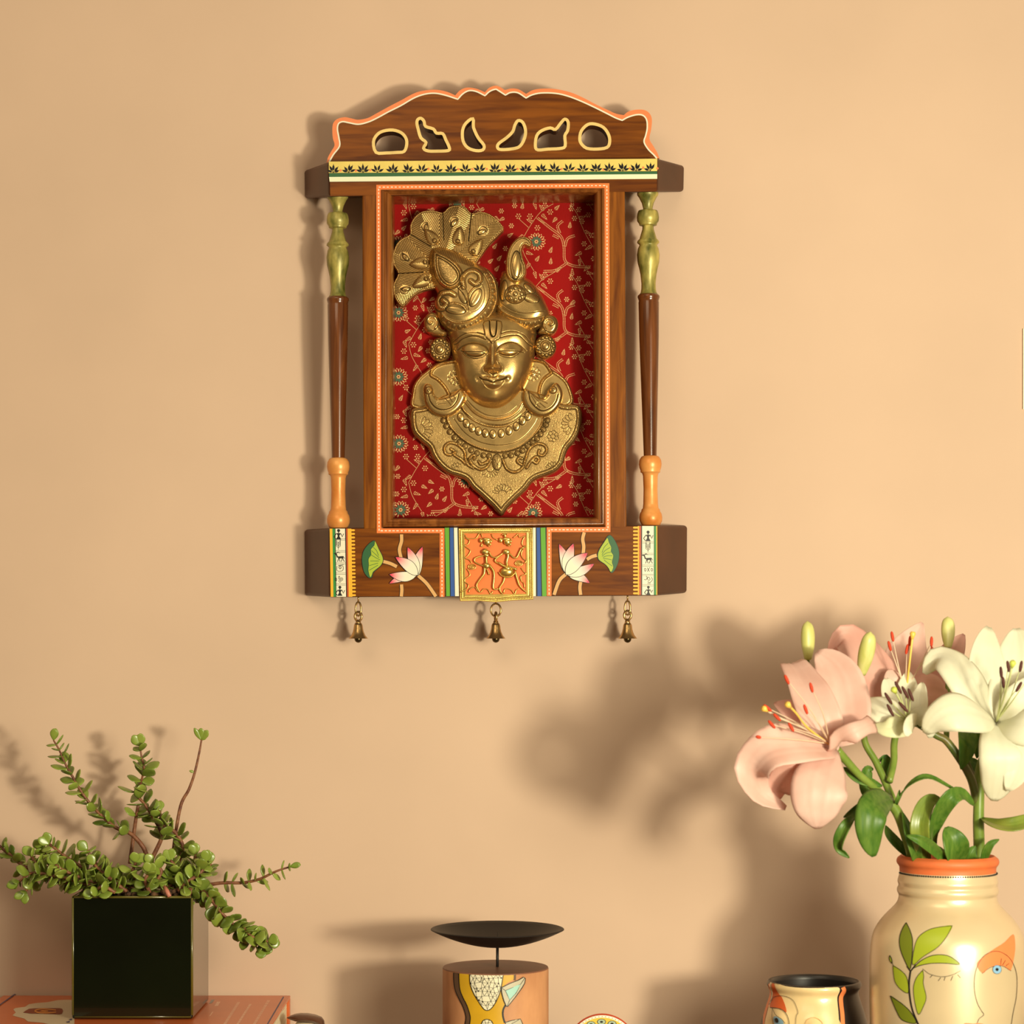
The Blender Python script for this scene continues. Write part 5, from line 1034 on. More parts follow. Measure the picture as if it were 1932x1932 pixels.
mb.fill(cK([(1080, 1035), (1170, 1010), (1300, 985), (1330, 1030), (1350, 1180), (1090, 1180)]), cy_(7), 3, 5); mb.ribbon(cK([(1060, 1045), (1170, 1010), (1305, 985), (1340, 1063), (1350, 1180)]), 1.3, cy_(8), 1); mb.ribbon(cK([(1170, 1060), (1280, 1000)]), .7, cy_(9), 1)
mb.build('painted_figure', [mat('ochre_paint', (.68, .38, .015), .4, var=.1, scale=30), m_black, mat('umber_paint', (.12, .06, .03), .5), mat('bone_paint', (.88, .80, .58), .4), mat('aqua_paint', (.38, .66, .56), .4), mat('grey_bone_paint', (.56, .50, .36), .4)], cyl, True)
# ---------------------------------------------------------------- round yellow dish standing upright
hd = .24; sd = S(hd); dd = thing('painted_disc', P(1135, 2040, hd), 'yellow disc with red rim and grey green spots, right of the candle holder', 'decorative disc')
mb = MB(); c = P(1136, 1981, hd); r = 66*sd; vs = []; NN = 64; c.z = TZ+r+.0006
prof2 = [(r*.0, .004), (r*.90, .004), (r*.965, .0035), (r, 0), (r*.97, -.004), (0.0, -.005)]
def dring(mb, ra, ya, rb, yb_, mi): 
    vs = [(c.x+R_*math.cos(2*math.pi*k/NN), c.y-y_, c.z+R_*math.sin(2*math.pi*k/NN)) for R_, y_ in ((ra, ya), (rb, yb_)) for k in range(NN)]; mb.add(vs, [(k, NN+k, NN+(k+1) % NN, (k+1) % NN) for k in range(NN)], mi)
for (ra, ya), (rb, yb_), mi in ((prof2[0], prof2[1], 0), (prof2[1], prof2[2], 1), (prof2[2], prof2[3], 2), (prof2[3], prof2[4], 3), (prof2[4], prof2[5], 3)): dring(mb, max(ra, .0001), ya, max(rb, .0001), yb_, mi)
for i in range(16):
    a = 2*math.pi*i/16+.42; x, z = c.x+r*.78*math.cos(a), c.z+r*.78*math.sin(a)
    for R_, mi, e_ in ((.0040, 5, .0042), (.0034, 4, .0044), (.0014, 5, .0046)):
        mb.add([(x, c.y-e_, z)]+[(x+R_*1.2*math.cos(t*.628), c.y-e_, z+R_*.8*math.sin(t*.628)) for t in range(10)], [(0, t+1, (t+1) % 10+1) for t in range(10)], mi)
for i in range(60):
    a = 2*math.pi*i/60; x, z = c.x+r*.93*math.cos(a), c.z+r*.93*math.sin(a); mb.add([(x, c.y-.0042, z)]+[(x+.0005*math.cos(t), c.y-.0042, z+.0005*math.sin(t)) for t in range(6)], [(0, t+1, (t+1) % 6+1) for t in range(6)], 2)
mb.build('disc_plate', [mat('disc_yellow', (.86, .55, .06), .35), m_white, mat('disc_red', (.60, .06, .015), .35), mat('disc_back', (.05, .025, .015), .5), mat('disc_grey_green', (.42, .52, .36), .4), m_black], dd, True, angle=40)
# ---------------------------------------------------------------- brown pointed brim object beside the book
hb_ = .11; bt = thing('small_brown_topped_jar', P(578, 2010, hb_), 'small cream jar with dark brown pointed lid, just right of the orange book', 'jar')
bt.location.z = TZ; ORG[bt.name] = Vector(bt.location)
mb = MB(); s_ = S(hb_); top = [(541, 1920), (549, 1916), (556, 1913.5), (566, 1912.3), (580, 1913), (594, 1915.5), (606, 1920), (611, 1926), (613, 1936)]; bot = [(541, 1920), (549, 1923), (558, 1925.3), (567, 1926.3), (580, 1926.5), (592, 1928.3), (602, 1932), (607, 1936), (609, 1944)]
n = 9; vs = []
for i in range(n):
    t_, b_ = P(*top[i], hb_), P(*bot[i], hb_); hw = .017*math.sin(math.pi*(.06+.80*i/(n-1)))
    for (w2, f_) in ((-hw, .5), (-hw*.8, .12), (-hw*.2, 0), (hw*.6, .08), (hw, .5), (hw*.8, .9), (0, 1), (-hw*.8, .9)): vs.append((t_.x+(b_.x-t_.x)*f_, -hb_+w2, t_.z+(b_.z-t_.z)*f_))
mb.add(vs, [(i*8+k, i*8+(k+1) % 8, (i+1)*8+(k+1) % 8, (i+1)*8+k) for i in range(n-1) for k in range(8)]+[tuple(range(8))[::-1], tuple((n-1)*8+k for k in range(8))])
mb.build('pointed_lid', mat('dark_brown_lacquer', (.085, .025, .008), .4, coat=.4), bt, True, angle=60)
mb = MB(); cz = P(0, 1927.5, hb_).z; mb.lathe([(.0005, cz), (.013, cz), (.0155, cz-.004), (.018, cz-.012), (.019, cz-.03), (.017, TZ+.004), (.0155, TZ+.0005), (.0005, TZ+.0005)], (P(582, 0, hb_).x, -hb_), 32)
mb.build('jar_body', mat('jar_cream', (.72, .58, .40), .4, coat=.3), bt, True, angle=60)
# ---------------------------------------------------------------- black and cream face pot
hp_ = .27; sp_ = S(hp_); pcx = P(1536, 0, hp_).x; fp = thing('face_pot', (pcx, -hp_, TZ), 'small black pot with a cream painted face panel, left of the large vase', 'pot')
zr_ = P(0, 1851, hp_).z
PP = [(0, 87), (3, 88.5), (7, 88.5), (11, 86.5), (16, 83.5), (21, 83), (30, 85), (45, 90), (60, 94.5), (80, 100), (110, 106), (140, 106), (170, 100), (195, 88), (208, 78)]
zz = [zr_-a*sp_ for a, _ in PP]; sc2 = (zr_-TZ-.0005)/(208*sp_); zz = [zr_-(zr_-z)*sc2 if a > 100 else z for z, (a, _) in zip(zz, PP)]; rr = [b*sp_ for _, b in PP]
fine = sm([(r_, z_) for r_, z_ in zip(rr, zz)], 4); FZ = -np.array([q[1] for q in fine]); FR = np.array([q[0] for q in fine])
def Rpot(z): return float(np.interp(-z, FZ, FR))
mb = MB(); mb.lathe([(rr[0]-8.5*sp_, zr_-.004), (rr[0]-7.5*sp_, zr_-.001), (rr[0]-5*sp_, zr_+.0008), (rr[0]-2*sp_, zr_+.0008)]+fine+[(.0005, TZ+.0005)], (pcx, -hp_), 120)
mb.lathe([(rr[0]-8.5*sp_, zr_-.004), (rr[0]-9*sp_, zr_-.02), (rr[0]-2*sp_, zr_-.06), (rr[0], TZ+.02), (.0005, TZ+.012)], (pcx, -hp_), 80)
pbody = mb.build('pot_body', mat('matte_black_ceramic', (.018, .013, .011), .45, coat=.3, croug=.3), fp, True, angle=70)
def pm(k, extra=None):
    g = on_lathe(pcx, -hp_, Rpot, .0003*k)
    def f(x, y):
        v = g(x, y); v.z = min(v.z, zr_+.0006+.0001*k)
        if extra: 
            e_ = extra(x, y); d = Vector((v.x-pcx, v.y+hp_, 0)).normalized(); v = v+d*e_
        return v
    return f
nx, ny = cN([(930, 1050)])[0]; ex_, ey_ = cN([(430, 960)])[0]
def bump(x, y): return .0045*math.exp(-((x-nx)/12)**2-((y-ny-6)/12)**2)+.003*math.exp(-((x-ex_)/16)**2-((y-ey_)/13)**2)
mb = MB(); mf = lambda pts, k, mi, n=3, st=2.4: mb.fill(sm(cN(pts), n, True) if n > 1 else cN(pts), pm(k, bump), st, mi)
mf([(262, 425), (300, 418), (345, 428), (440, 470), (560, 497), (760, 515), (1000, 516), (1200, 508), (1290, 505), (1322, 525), (1318, 580), (1290, 640), (1285, 700), (1300, 850), (1310, 1000), (1320, 1250), (160, 1250), (178, 1060), (215, 900), (260, 720), (290, 600), (262, 500)], 1, 0, 2)
mb.ribbon(sm(cN([(1330, 510), (1345, 560), (1310, 640), (1305, 760), (1325, 900), (1335, 1080), (1340, 1250)]), 5), 3.2, pm(1), 1)
mb.ribbon(sm(cN([(1372, 505), (1390, 560), (1345, 650), (1345, 760), (1362, 900), (1372, 1080), (1380, 1250)]), 5), 7.6, pm(2), 2)
mb.ribbon(sm(cN([(250, 440), (262, 520), (255, 640), (215, 780), (175, 950), (155, 1100), (140, 1250)]), 5), 4.4, pm(2), 2)
mb.ribbon(sm(cN([(330, 425), (290, 425), (265, 460), (268, 520), (294, 590), (285, 680), (262, 740)]), 5), 1.5, pm(4, bump), 3)
mf([(285, 470), (305, 440), (330, 460), (345, 520), (400, 610), (440, 650), (480, 740), (508, 820), (522, 885), (470, 850), (410, 825), (330, 815), (258, 808), (272, 700), (300, 640), (303, 560)], 3, 4, 2)
q_ = sm(cN([(265, 720), (310, 660), (380, 638), (460, 635), (550, 660), (620, 710), (665, 800), (690, 890), (665, 940), (655, 1060), (660, 1250)]), 6); mb.dots(q_, 1.9, .75, pm(6, bump), 1, 6)
mb.ribbon(sm(cN([(260, 810), (330, 815), (410, 828), (480, 860), (530, 920), (555, 1000), (560, 1100)]), 5), .9, pm(6, bump), 1)
mb.ribbon(sm(cN([(305, 830), (350, 900), (400, 940), (460, 980), (500, 1050)]), 5), .8, pm(6, bump), 1); mb.ribbon(sm(cN([(300, 820), (305, 950), (320, 1080)]), 5), .8, pm(6, bump), 1)
mf([(335, 960), (370, 940), (420, 960), (470, 1000), (480, 1060), (420, 1110), (360, 1090), (330, 1030)], 5, 5, 2, 1.6); x, y = cN([(385, 1005)])[0]; mb.dot(x, y, 3.8, pm(9, bump), 1, 10, 5)
mb.ribbon(sm(cN([(800, 1060), (830, 1000), (900, 965), (980, 975), (1050, 1030), (1065, 1070)]), 5), .8, pm(6, bump), 6)
mb.build('face_painting', [mat('pot_cream', (.82, .60, .30), .28, coat=.5, var=.08, scale=40), m_black, m_coral, m_white, mat('pot_red', (.66, .11, .02), .4), mat('eye_blue', (.22, .36, .45), .3), m_tan], pbody, True)
# ---------------------------------------------------------------- big vase
hv = .35; sv = S(hv); vcx = P(1788, 0, hv).x; vs_ = thing('face_vase', (vcx, -hv, TZ), 'large pearly cream vase with orange rim and painted leaf sprig, holding the lilies', 'vase')
VP = [(1616, 90), (1619, 93.5), (1624, 95.5), (1629, 94.5), (1633, 91.5), (1637, 90), (1644, 90), (1650, 90.5), (1656, 92), (1662, 93.5), (1667, 92.5), (1671, 92), (1677, 94.5), (1683, 94), (1688, 91.5), (1692, 91.5), (1698, 92.8), (1704, 95.5), (1712, 102), (1722, 112), (1734, 123), (1750, 134), (1770, 141.5), (1800, 145), (1840, 146), (1900, 146), (1960, 144), (2000, 141), (2040, 132), (2065, 118), (2078, 104)]
vz = [P(0, y, hv).z for y, _ in VP]; scz = 1; vz[-1] = TZ+.0008; vr = [r*sv for _, r in VP]
for i in range(len(VP)-6, len(VP)): vz[i] = vz[len(VP)-7]+(TZ+.0008-vz[len(VP)-7])*(VP[i][0]-VP[len(VP)-7][0])/(2078-VP[len(VP)-7][0])
fine = sm([(r_, z_) for r_, z_ in zip(vr, vz)], 4); VZ = -np.array([q[1] for q in fine]); VR = np.array([q[0] for q in fine])
def Rv(z): return float(np.interp(-z, VZ, VR))
mb = MB(); zsplit = P(0, 1645, hv).z
inner = [(vr[0]-14*sv, vz[0]-.03), (vr[0]-10*sv, vz[0]-.006), (vr[0]-6.5*sv, vz[0]+.0002), (vr[0]-3*sv, vz[0]+.0012)]
prf = inner+fine+[(.0005, TZ+.0008)]
mb.lathe(prf, (vcx, -hv), 160, mif=lambda i, a: 1 if prf[i+1][1] > zsplit else 0)
mb.lathe([(vr[0]-14*sv, vz[0]-.03), (vr[0]-14*sv, vz[0]-.05), (.05, vz[0]-.1), (.06, TZ+.02), (.0005, TZ+.01)], (vcx, -hv), 60, 1)
m_pearl = mat('pearl_cream_glaze', (.76, .59, .36), .32, metal=.28, var=.08, scale=9, coat=.5, croug=.22); m_clay = mat('orange_rim_clay', (.72, .16, .045), .55, var=.06, scale=60)
vb = mb.build('vase_body', [m_pearl, m_clay], vs_, True, angle=60)
def vm(k): return on_lathe(vcx, -hv, Rv, .00010+.00011*k)
mb = MB(); n = 62
for i in range(n):
    a = math.pi+math.pi*(i+.5)/n*1; R_ = Rv(P(0, 1646, hv).z)+.0006; mb.sphere((vcx+R_*math.cos(a), -hv+R_*math.sin(a), P(0, 1646.3, hv).z), .0009, mi=0, seg=6, rings=4)
mb.build('rim_dots', m_black, vb); mb = MB()
V = lambda pts, k, mi, n=4, st=3: mb.fill(sm(cV(pts), n, True), vm(k), st, mi)
def Ln(pts, w_, k=4, mi=1): mb.ribbon(sm(cV(pts), 6), w_, vm(k), mi)
def Dt(pts, pitch=2.1, r_=.85, k=5, mi=1): mb.dots(sm(cV(pts), 6), pitch, r_, vm(k), mi, 6)
for pts, mi, st in (([(1125, 510), (1150, 560), (1168, 630), (1165, 740), (1150, 830), (1110, 760), (1082, 680), (1080, 610), (1100, 550)], 2, 's'), ([(1440, 533), (1400, 610), (1340, 680), (1240, 745), (1170, 800), (1180, 690), (1210, 610), (1280, 560), (1360, 540)], 3, 'd'),
                    ([(1170, 825), (1230, 770), (1310, 735), (1400, 735), (1460, 765), (1488, 798), (1400, 790), (1300, 790), (1220, 805)], 3, 's'), ([(1035, 805), (1090, 840), (1130, 890), (1140, 990), (1090, 970), (1050, 920), (1038, 860)], 3, 'd'),
                    ([(1238, 838), (1245, 880), (1242, 930), (1262, 1020), (1245, 1080), (1210, 1140), (1185, 1060), (1175, 960), (1195, 890)], 3, 'd'), ([(1015, 1012), (1100, 1070), (1160, 1130), (1192, 1200), (1100, 1180), (1055, 1110)], 2, 's'),
                    ([(1012, 735), (1025, 760), (1028, 790), (1014, 775), (1008, 755)], 3, 's')):
    V(pts, 2, mi); q_ = pts+[pts[0]]
    if st == 's': Ln(q_, 1.3)
    else: Dt(q_)
Ln([(1155, 840), (1145, 920), (1148, 1000), (1165, 1100), (1200, 1190), (1235, 1260)], 3.0); Ln([(1155, 845), (1130, 810)], 2.4); Ln([(1155, 845), (1190, 800)], 2.4); Ln([(1025, 780), (1038, 808)], .9)
VM = [m_white, m_black, mat('olive_leaf_paint', (.17, .20, .01), .35), mat('fresh_leaf_paint', (.34, .40, .02), .35), m_coral, mat('eye_blue_vase', (.25, .45, .65), .3)]
mb.build('leaf_sprig_painting', VM, vb, True); mb = MB()
Dt([(1240, 830), (1290, 865), (1370, 882), (1440, 870), (1495, 842)], 1.9, .7)
for a, b in (((1305, 870), (1288, 888)), ((1362, 886), (1345, 910)), ((1392, 884), (1385, 908)), ((1445, 878), (1430, 910)), ((1478, 868), (1498, 890))): Ln([a, b], .9)
V([(1858, 590), (1872, 650), (1868, 730), (1842, 838), (1800, 810), (1740, 805), (1690, 820), (1648, 858), (1608, 795), (1660, 740), (1730, 690), (1800, 645)], 2, 4, 3)
Ln([(1650, 1130), (1612, 1060), (1592, 960), (1600, 850), (1640, 760), (1700, 715), (1765, 710), (1830, 750), (1870, 820), (1885, 900), (1880, 1020), (1860, 1120), (1845, 1210)], .9); Ln([(1650, 1125), (1655, 1145), (1625, 1170), (1612, 1200)], .9)
for a, b in (((1772, 800), (1778, 755)), ((1785, 803), (1805, 770)), ((1808, 808), (1830, 790))): Ln([a, b], .8, 5)
x, y = cV([(1748, 832)])[0]; mb.dot(x, y, 8.6, vm(5), 1, 14); mb.dot(x, y, 8.0, vm(6), 5, 14); mb.dot(x, y, 3, vm(8), 1, 10); Dt([(1648, 858), (1690, 825), (1740, 808), (1790, 810), (1842, 840)], 2, .7, 5)
V([(1520, 1206), (1550, 1200), (1590, 1204), (1612, 1200), (1640, 1202), (1660, 1215), (1630, 1260), (1560, 1260)], 2, 4, 3)
mb.build('face_painting', VM, vb, True)
# ---------------------------------------------------------------- lilies
def ptl(col, name, edge=None, tr=.28): return mat(name, col, .45, var=.05, scale=30, col2=edge, stretch=(1, 1, 1), trans=tr, spec=.3)
m_pink = ptl((.86, .55, .46), 'pink_petal', (.90, .64, .55)); m_pinkb = ptl((.83, .46, .38), 'pink_petal_back', (.87, .55, .46)); m_whitep = ptl((.88, .85, .66), 'white_petal', (.90, .88, .72), .30); m_whiteg = ptl((.78, .80, .40), 'greenish_white_petal', (.88, .86, .62))
m_stem = mat('lily_stem', (.13, .21, .025), .4, col2=(.22, .30, .05), scale=60); m_stemb = mat('lily_stem_brown', (.15, .11, .03), .4, col2=(.10, .17, .03), scale=50)
m_lf = mat('lily_leaf', (.055, .145, .014), .42, col2=(.13, .23, .03), scale=60, stretch=(4, 4, .4), coat=0, spec=.35, trans=.15); m_lf2 = mat('lily_leaf_pale', (.17, .24, .03), .3, col2=(.30, .34, .05), scale=40, trans=.15)
m_anth = mat('orange_anther', (.60, .045, .008), .7, bump=.4); m_anthb = mat('brown_anther', (.075, .014, .008), .7, bump=.4); m_fil = mat('filament', (.86, .66, .48), .4, trans=.2); m_filg = mat('green_filament', (.70, .74, .36), .4, trans=.2)
m_stig = mat('yellow_stigma', (.88, .55, .10), .4); m_stigg = mat('green_stigma', (.55, .62, .10), .4)
def surf(mb, pts, Wd, face=(0, -1, 0), cup=.25, prof=.8, ruffle=0, n=18, m=12, mi=0, base_=.16, twist=0, ridge=.10, tipw=.0, cm=cL, sq=.75):
    """petal or leaf: pts (u,v,h) spine, Wd half width in photo px"""
    sp = sm(cm(pts), 8); t_ = np.linspace(0, len(sp)-1, n+1); arr = np.array(sp); sp = [tuple(np.interp(t, np.arange(len(sp)), arr[:, k]) for k in range(3)) for t in t_]
    w3 = [P(*q) for q in sp]; fN = Vector(face).normalized(); vs = []; ph = random.uniform(0, 6)
    prevS = None
    for i in range(n+1):
        a = w3[max(i-1, 0)]; b = w3[min(i+1, n)]; T = (b-a).normalized(); t = i/n
        s_ = T.cross(fN); s_ = s_ if s_.length > .15 else (prevS or T.orthogonal()); s_ = s_.normalized()
        if prevS and s_.dot(prevS) < 0: s_ = -s_
        if prevS: s_ = (s_*.6+prevS*.4).normalized()
        prevS = s_; N_ = T.cross(s_).normalized()
        if N_.dot(fN) < 0: N_ = -N_
        if twist: s2 = s_*math.cos(twist*t)+N_*math.sin(twist*t); N_ = N_*math.cos(twist*t)-s_*math.sin(twist*t); s_ = s2
        w_ = Wd*S(sp[i][2])*max(base_*(1-t), (math.sin(math.pi*min(1, (t*.985+.0))**prof))**sq if t > 0 else base_, tipw*t, .012)
        for j in range(m+1):
            s = 2*j/m-1
            vs.append(w3[i]+s_*(w_*s)+N_*(cup*w_*abs(s)**2-ridge*w_*math.exp(-(s/.10)**2)+.02*w_*math.cos(9*s)+ruffle*w_*abs(s)**3*math.sin(9*t*2.2+ph+(2 if s > 0 else 0))))
    mb.add(vs, [(i*(m+1)+j, i*(m+1)+j+1, (i+1)*(m+1)+j+1, (i+1)*(m+1)+j) for i in range(n) for j in range(m)], mi)
def petal(flower, mt, pts, Wd, **k):
    mb = MB(); surf(mb, pts, Wd*.27536, **k); return mb.build('petal', mt, flower, True, solid=.0007)
def stamen(flower, pts, tip, ang, ms, la=17, name='stamen'):
    mb = MB(); w_ = [P(*q) for q in sm(cL(pts), 6)]; mb.tube(w_, [.0008, .0006, .0004], 6, 0); c = w_[-1]; L = la*.27536*sv; a = math.radians(ang)
    ax = Vector((math.cos(a), 0, -math.sin(a))); mb.tube([c-ax*L, c-ax*L*.7, c, c+ax*L*.7, c+ax*L], [.0006, .0014, .0017, .0014, .0006], 8, 1); mb.build(name, ms, flower, True)
def pistil(flower, pts, ms):
    mb = MB(); w_ = [P(*q) for q in sm(cL(pts), 6)]; mb.tube(w_, [.0011, .0010, .0012], 8, 0); T = (w_[-1]-w_[-2]).normalized(); mb.tube([w_[-1]-T*.006, w_[-1], w_[-1]+T*.002], [.0012, .0033, .0022], 10, 1); mb.build('pistil', ms, flower, True)
def bloom(stem, name, c, mt):
    mb = MB(); p_ = P(*cL([c])[0]); mb.sphere(p_, .004, .004, .004); return mb.build(name, mt, stem, True)
def stemtube(stemobj, lst, name='stem'):
    mb = MB()
    for pts, r_, mi in lst: mb.tube([P(*q) for q in sm(cL(pts), 6)], r_, 12, mi)
    return mb.build(name, [m_stem, m_stemb], stemobj, True)
def bud(stem, a, b, w_, tipc=(.62, .62, .12)):
    """bud from base a to tip b"""
    pa, pb = P(*cL([a])[0]), P(*cL([b])[0]); ax = pb-pa; u = ax.orthogonal().normalized(); v = ax.normalized().cross(u); mb = MB(); vs = []; n = 14; m = 18; L = ax.length
    for i in range(n+1):
        t = i/n; r_ = w_*.27536*sv*(.30+.70*math.sin(math.pi*min(1, t*.72+.10))**1.1 if t < .96 else .22)*(1 if t < .8 else max(.16, math.sqrt(max(0, 1-((t-.8)/.2)**2))))
        for k in range(m):
            an = 2*math.pi*k/m; g = 1-.10*abs(math.cos(1.5*an))**6; vs.append(pa+ax*t+(u*math.cos(an)+v*math.sin(an))*r_*g)
    mb.add(vs, [(i*m+k, i*m+(k+1) % m, (i+1)*m+(k+1) % m, (i+1)*m+k) for i in range(n) for k in range(m)]+[tuple(range(m))[::-1], tuple(n*m+k for k in range(m))])
    mb.build('bud', mat('bud_yellow_green', (.56, .57, .14), .4, col2=(.82, .76, .34), scale=50, stretch=(2, 2, .4), trans=.1), stem, True)
loc_l = P(1745, 1625, .35)
pkl = thing('pink_lily_stem', loc_l, 'lily stem with large open pink flowers, on the left in the cream vase', 'lily', 'lily stems in the vase')
stemtube(pkl, [([(1200, 1900, .35), (1170, 1700, .355), (1130, 1560, .36), (1070, 1400, .365), (990, 1290, .37)], [.0060, .0058, .0050], 0), ([(1010, 1310, .37), (900, 1215, .38), (800, 1130, .39), (700, 1020, .40), (650, 965, .405)], [.0042, .0038, .0046], 0),
               ([(1060, 1390, .365), (1010, 1250, .355), (920, 1050, .345), (840, 900, .34), (838, 700, .335), (815, 560, .34), (818, 440, .345)], [.0044, .0036, .0034, .0026, .0018], 0), ([(1010, 1180, .36), (1040, 1040, .345), (1045, 900, .335), (1100, 700, .33)], [.0034, .0036, .0034], 0), ([(640, 960, .37), (520, 640, .33), (455, 400, .32), (450, 330, .32)], [.003, .0026, .002], 0)])
f1 = bloom(pkl, 'flower', (640, 945, .405), m_pink)
c_ = (635, 945)
petal(f1, m_pinkb, [(630, 930, .40), (520, 830, .405), (400, 730, .40), (300, 670, .39), (222, 640, .375)], 95, face=(-.1, -1, .5), cup=.25, prof=.7)
petal(f1, m_pink, [(635, 940, .405), (560, 800, .415), (500, 650, .41), (430, 500, .39), (345, 370, .36), (300, 405, .345)], 150, face=(.2, -1, 0), cup=.15, prof=.62, sq=.6, ruffle=.05)
petal(f1, m_pink, [(650, 935, .40), (680, 800, .395), (690, 650, .39), (660, 480, .38), (600, 370, .37), (512, 292, .36)], 190, face=(-.1, -1, .1), cup=.22, prof=.66, sq=.62, ruffle=.04)
petal(f1, m_pink, [(640, 950, .41), (480, 930, .435), (330, 930, .45), (190, 960, .455), (100, 1040, .45), (70, 1140, .44), (140, 1280, .43), (300, 1362, .43)], 165, face=(.1, -1, .7), cup=.2, prof=.60, sq=.6, ruffle=.06)
petal(f1, m_pinkb, [(640, 960, .41), (500, 1000, .43), (380, 1080, .44), (300, 1160, .43), (240, 1240, .42), (260, 1300, .42)], 135, face=(0, -1, .1), cup=.15, prof=.75, ruffle=.08)
petal(f1, m_pink, [(640, 960, .41), (590, 1050, .435), (545, 1160, .455), (525, 1300, .46), (525, 1420, .455), (520, 1502, .445)], 198, face=(0, -1, .25), cup=-.16, prof=.95, sq=.7, ruffle=.03)
petal(f1, m_pink, [(640, 965, .41), (665, 920, .43), (710, 875, .445), (780, 830, .45), (860, 795, .44), (908, 775, .425)], 82, face=(.1, -1, .25), cup=-.3, prof=.45, sq=.35, tipw=.85)
for tp, an in (((307, 480), 65), ((475, 535), 75), ((436, 684), 70), ((175, 675), 40), ((203, 787), 50), ((336, 806), 60), ((112, 874), 12), ((240, 738), 45)):
    stamen(f1, [(600, 920, .42), ((600+tp[0])/2+20, (920+tp[1])/2-5, .45), (tp[0], tp[1], .465)], None, -an+0 if False else an, [m_fil, m_anth], 34 if tp[0] > 130 else 18)
pistil(f1, [(600, 925, .42), (450, 810, .455), (370, 710, .475), (312, 650, .485)], [m_stig, m_stig]); pistil(f1, [(560, 890, .41), (380, 790, .44), (250, 740, .455), (150, 678, .465)], [m_fil, m_stig])
f2 = bloom(pkl, 'flower', (1120, 640, .31), m_pinkb)
petal(f2, m_pinkb, [(1120, 640, .31), (1000, 560, .315), (900, 430, .31), (800, 290, .30), (700, 190, .29), (600, 300, .29)], 150, face=(.2, -1, .1), cup=.2, prof=.7, sq=.55)
petal(f2, m_pinkb, [(960, 640, .305), (930, 500, .30), (900, 380, .29), (850, 250, .285), (790, 175, .28)], 110, face=(.4, -1, 0), cup=.2, prof=.7, sq=.6)
petal(f2, m_pink, [(1120, 640, .31), (1115, 500, .30), (1125, 350, .285), (1160, 230, .275), (1235, 90, .27)], 165, face=(0, -1, .2), cup=.25, prof=.72, sq=.8)
petal(f2, m_pinkb, [(1140, 640, .31), (1250, 560, .30), (1370, 400, .28), (1450, 280, .27), (1520, 170, .26)], 105, face=(0, -1, .1), cup=.2, prof=.9)
petal(f2, m_pinkb, [(1120, 600, .315), (1230, 560, .33), (1320, 560, .33), (1400, 570, .32), (1420, 545, .31)], 130, face=(0, -1, .2), cup=-.2, prof=.7, sq=.6)
petal(f2, m_pinkb, [(1130, 620, .32), (1230, 640, .335), (1280, 700, .33), (1290, 730, .32)], 70, face=(0, -1, .2), cup=-.2, prof=.7, sq=.6)
petal(f2, m_pink, [(1120, 640, .31), (1080, 560, .325), (1040, 480, .33), (1010, 410, .325)], 90, face=(.2, -1, .1), cup=-.1, prof=.8, sq=.6)
for tp, an in (((1030, 185), 80), ((1011, 250), 75), ((1130, 272), -78), ((1150, 215), -85), ((1298, 220), -88), ((1305, 288), 80)): stamen(f2, [(1120, 560, .33), ((1120+tp[0])/2, 400, .335), (tp[0], tp[1], .335)], None, an, [m_fil, m_anth], 36)
pistil(f2, [(1125, 560, .33), (1150, 350, .34), (1170, 165, .34)], [m_stig, m_stig])
bud(pkl, (452, 345, .32), (448, 78, .32), 50); bud(pkl, (818, 445, .345), (880, 152, .36), 58)
def leafy(stem, mt, pts, Wd, **k):
    mb = MB(); k.setdefault('cup', .2); k.setdefault('prof', .85); k.setdefault('ridge', .12); surf(mb, pts, Wd*.27536, **k); return mb.build('leaf', mt, stem, True, solid=.0008)
leafy(pkl, m_lf, [(1030, 1290, .38), (960, 1300, .41), (900, 1360, .435), (875, 1480, .44), (885, 1600, .435), (905, 1692, .43)], 112, face=(0, -1, .3), cup=-.15, sq=.6, prof=.75)
leafy(pkl, m_lf, [(800, 1390, .40), (730, 1460, .42), (675, 1560, .42), (670, 1640, .41), (735, 1702, .41)], 42, face=(-.6, -1, .1), cup=.5)
leafy(pkl, m_lf, [(860, 1300, .39), (780, 1370, .40), (695, 1425, .40)], 26, cup=.4)
leafy(pkl, m_lf, [(1060, 1340, .37), (1110, 1240, .385), (1200, 1165, .395), (1290, 1150, .395), (1420, 1215, .39), (1560, 1290, .38)], 26, face=(.1, -.6, .8), cup=.3, base_=.4)
leafy(pkl, m_lf, [(960, 1330, .36), (880, 1280, .35), (845, 1200, .345), (860, 1100, .34), (900, 1095, .34)], 50, face=(.3, -1, 0))
leafy(pkl, m_lf, [(1000, 1180, .345), (975, 1100, .335), (985, 1020, .33), (930, 1040, .33)], 36, face=(.3, -1, 0))
leafy(pkl, m_lf, [(960, 1210, .38), (840, 1170, .385), (760, 1130, .385), (695, 1080, .38)], 38, cup=.3)
leafy(pkl, m_lf, [(1150, 1700, .345), (1080, 1620, .35), (1010, 1540, .35), (985, 1480, .345)], 34, cup=.3)
leafy(pkl, m_lf, [(1050, 1330, .375), (1070, 1290, .38), (1080, 1235, .38)], 14, cup=.3)
wkl = thing('white_lily_stem', P(1855, 1625, .35), 'lily stem with open white flowers, on the right in the cream vase', 'lily', 'lily stems in the vase')
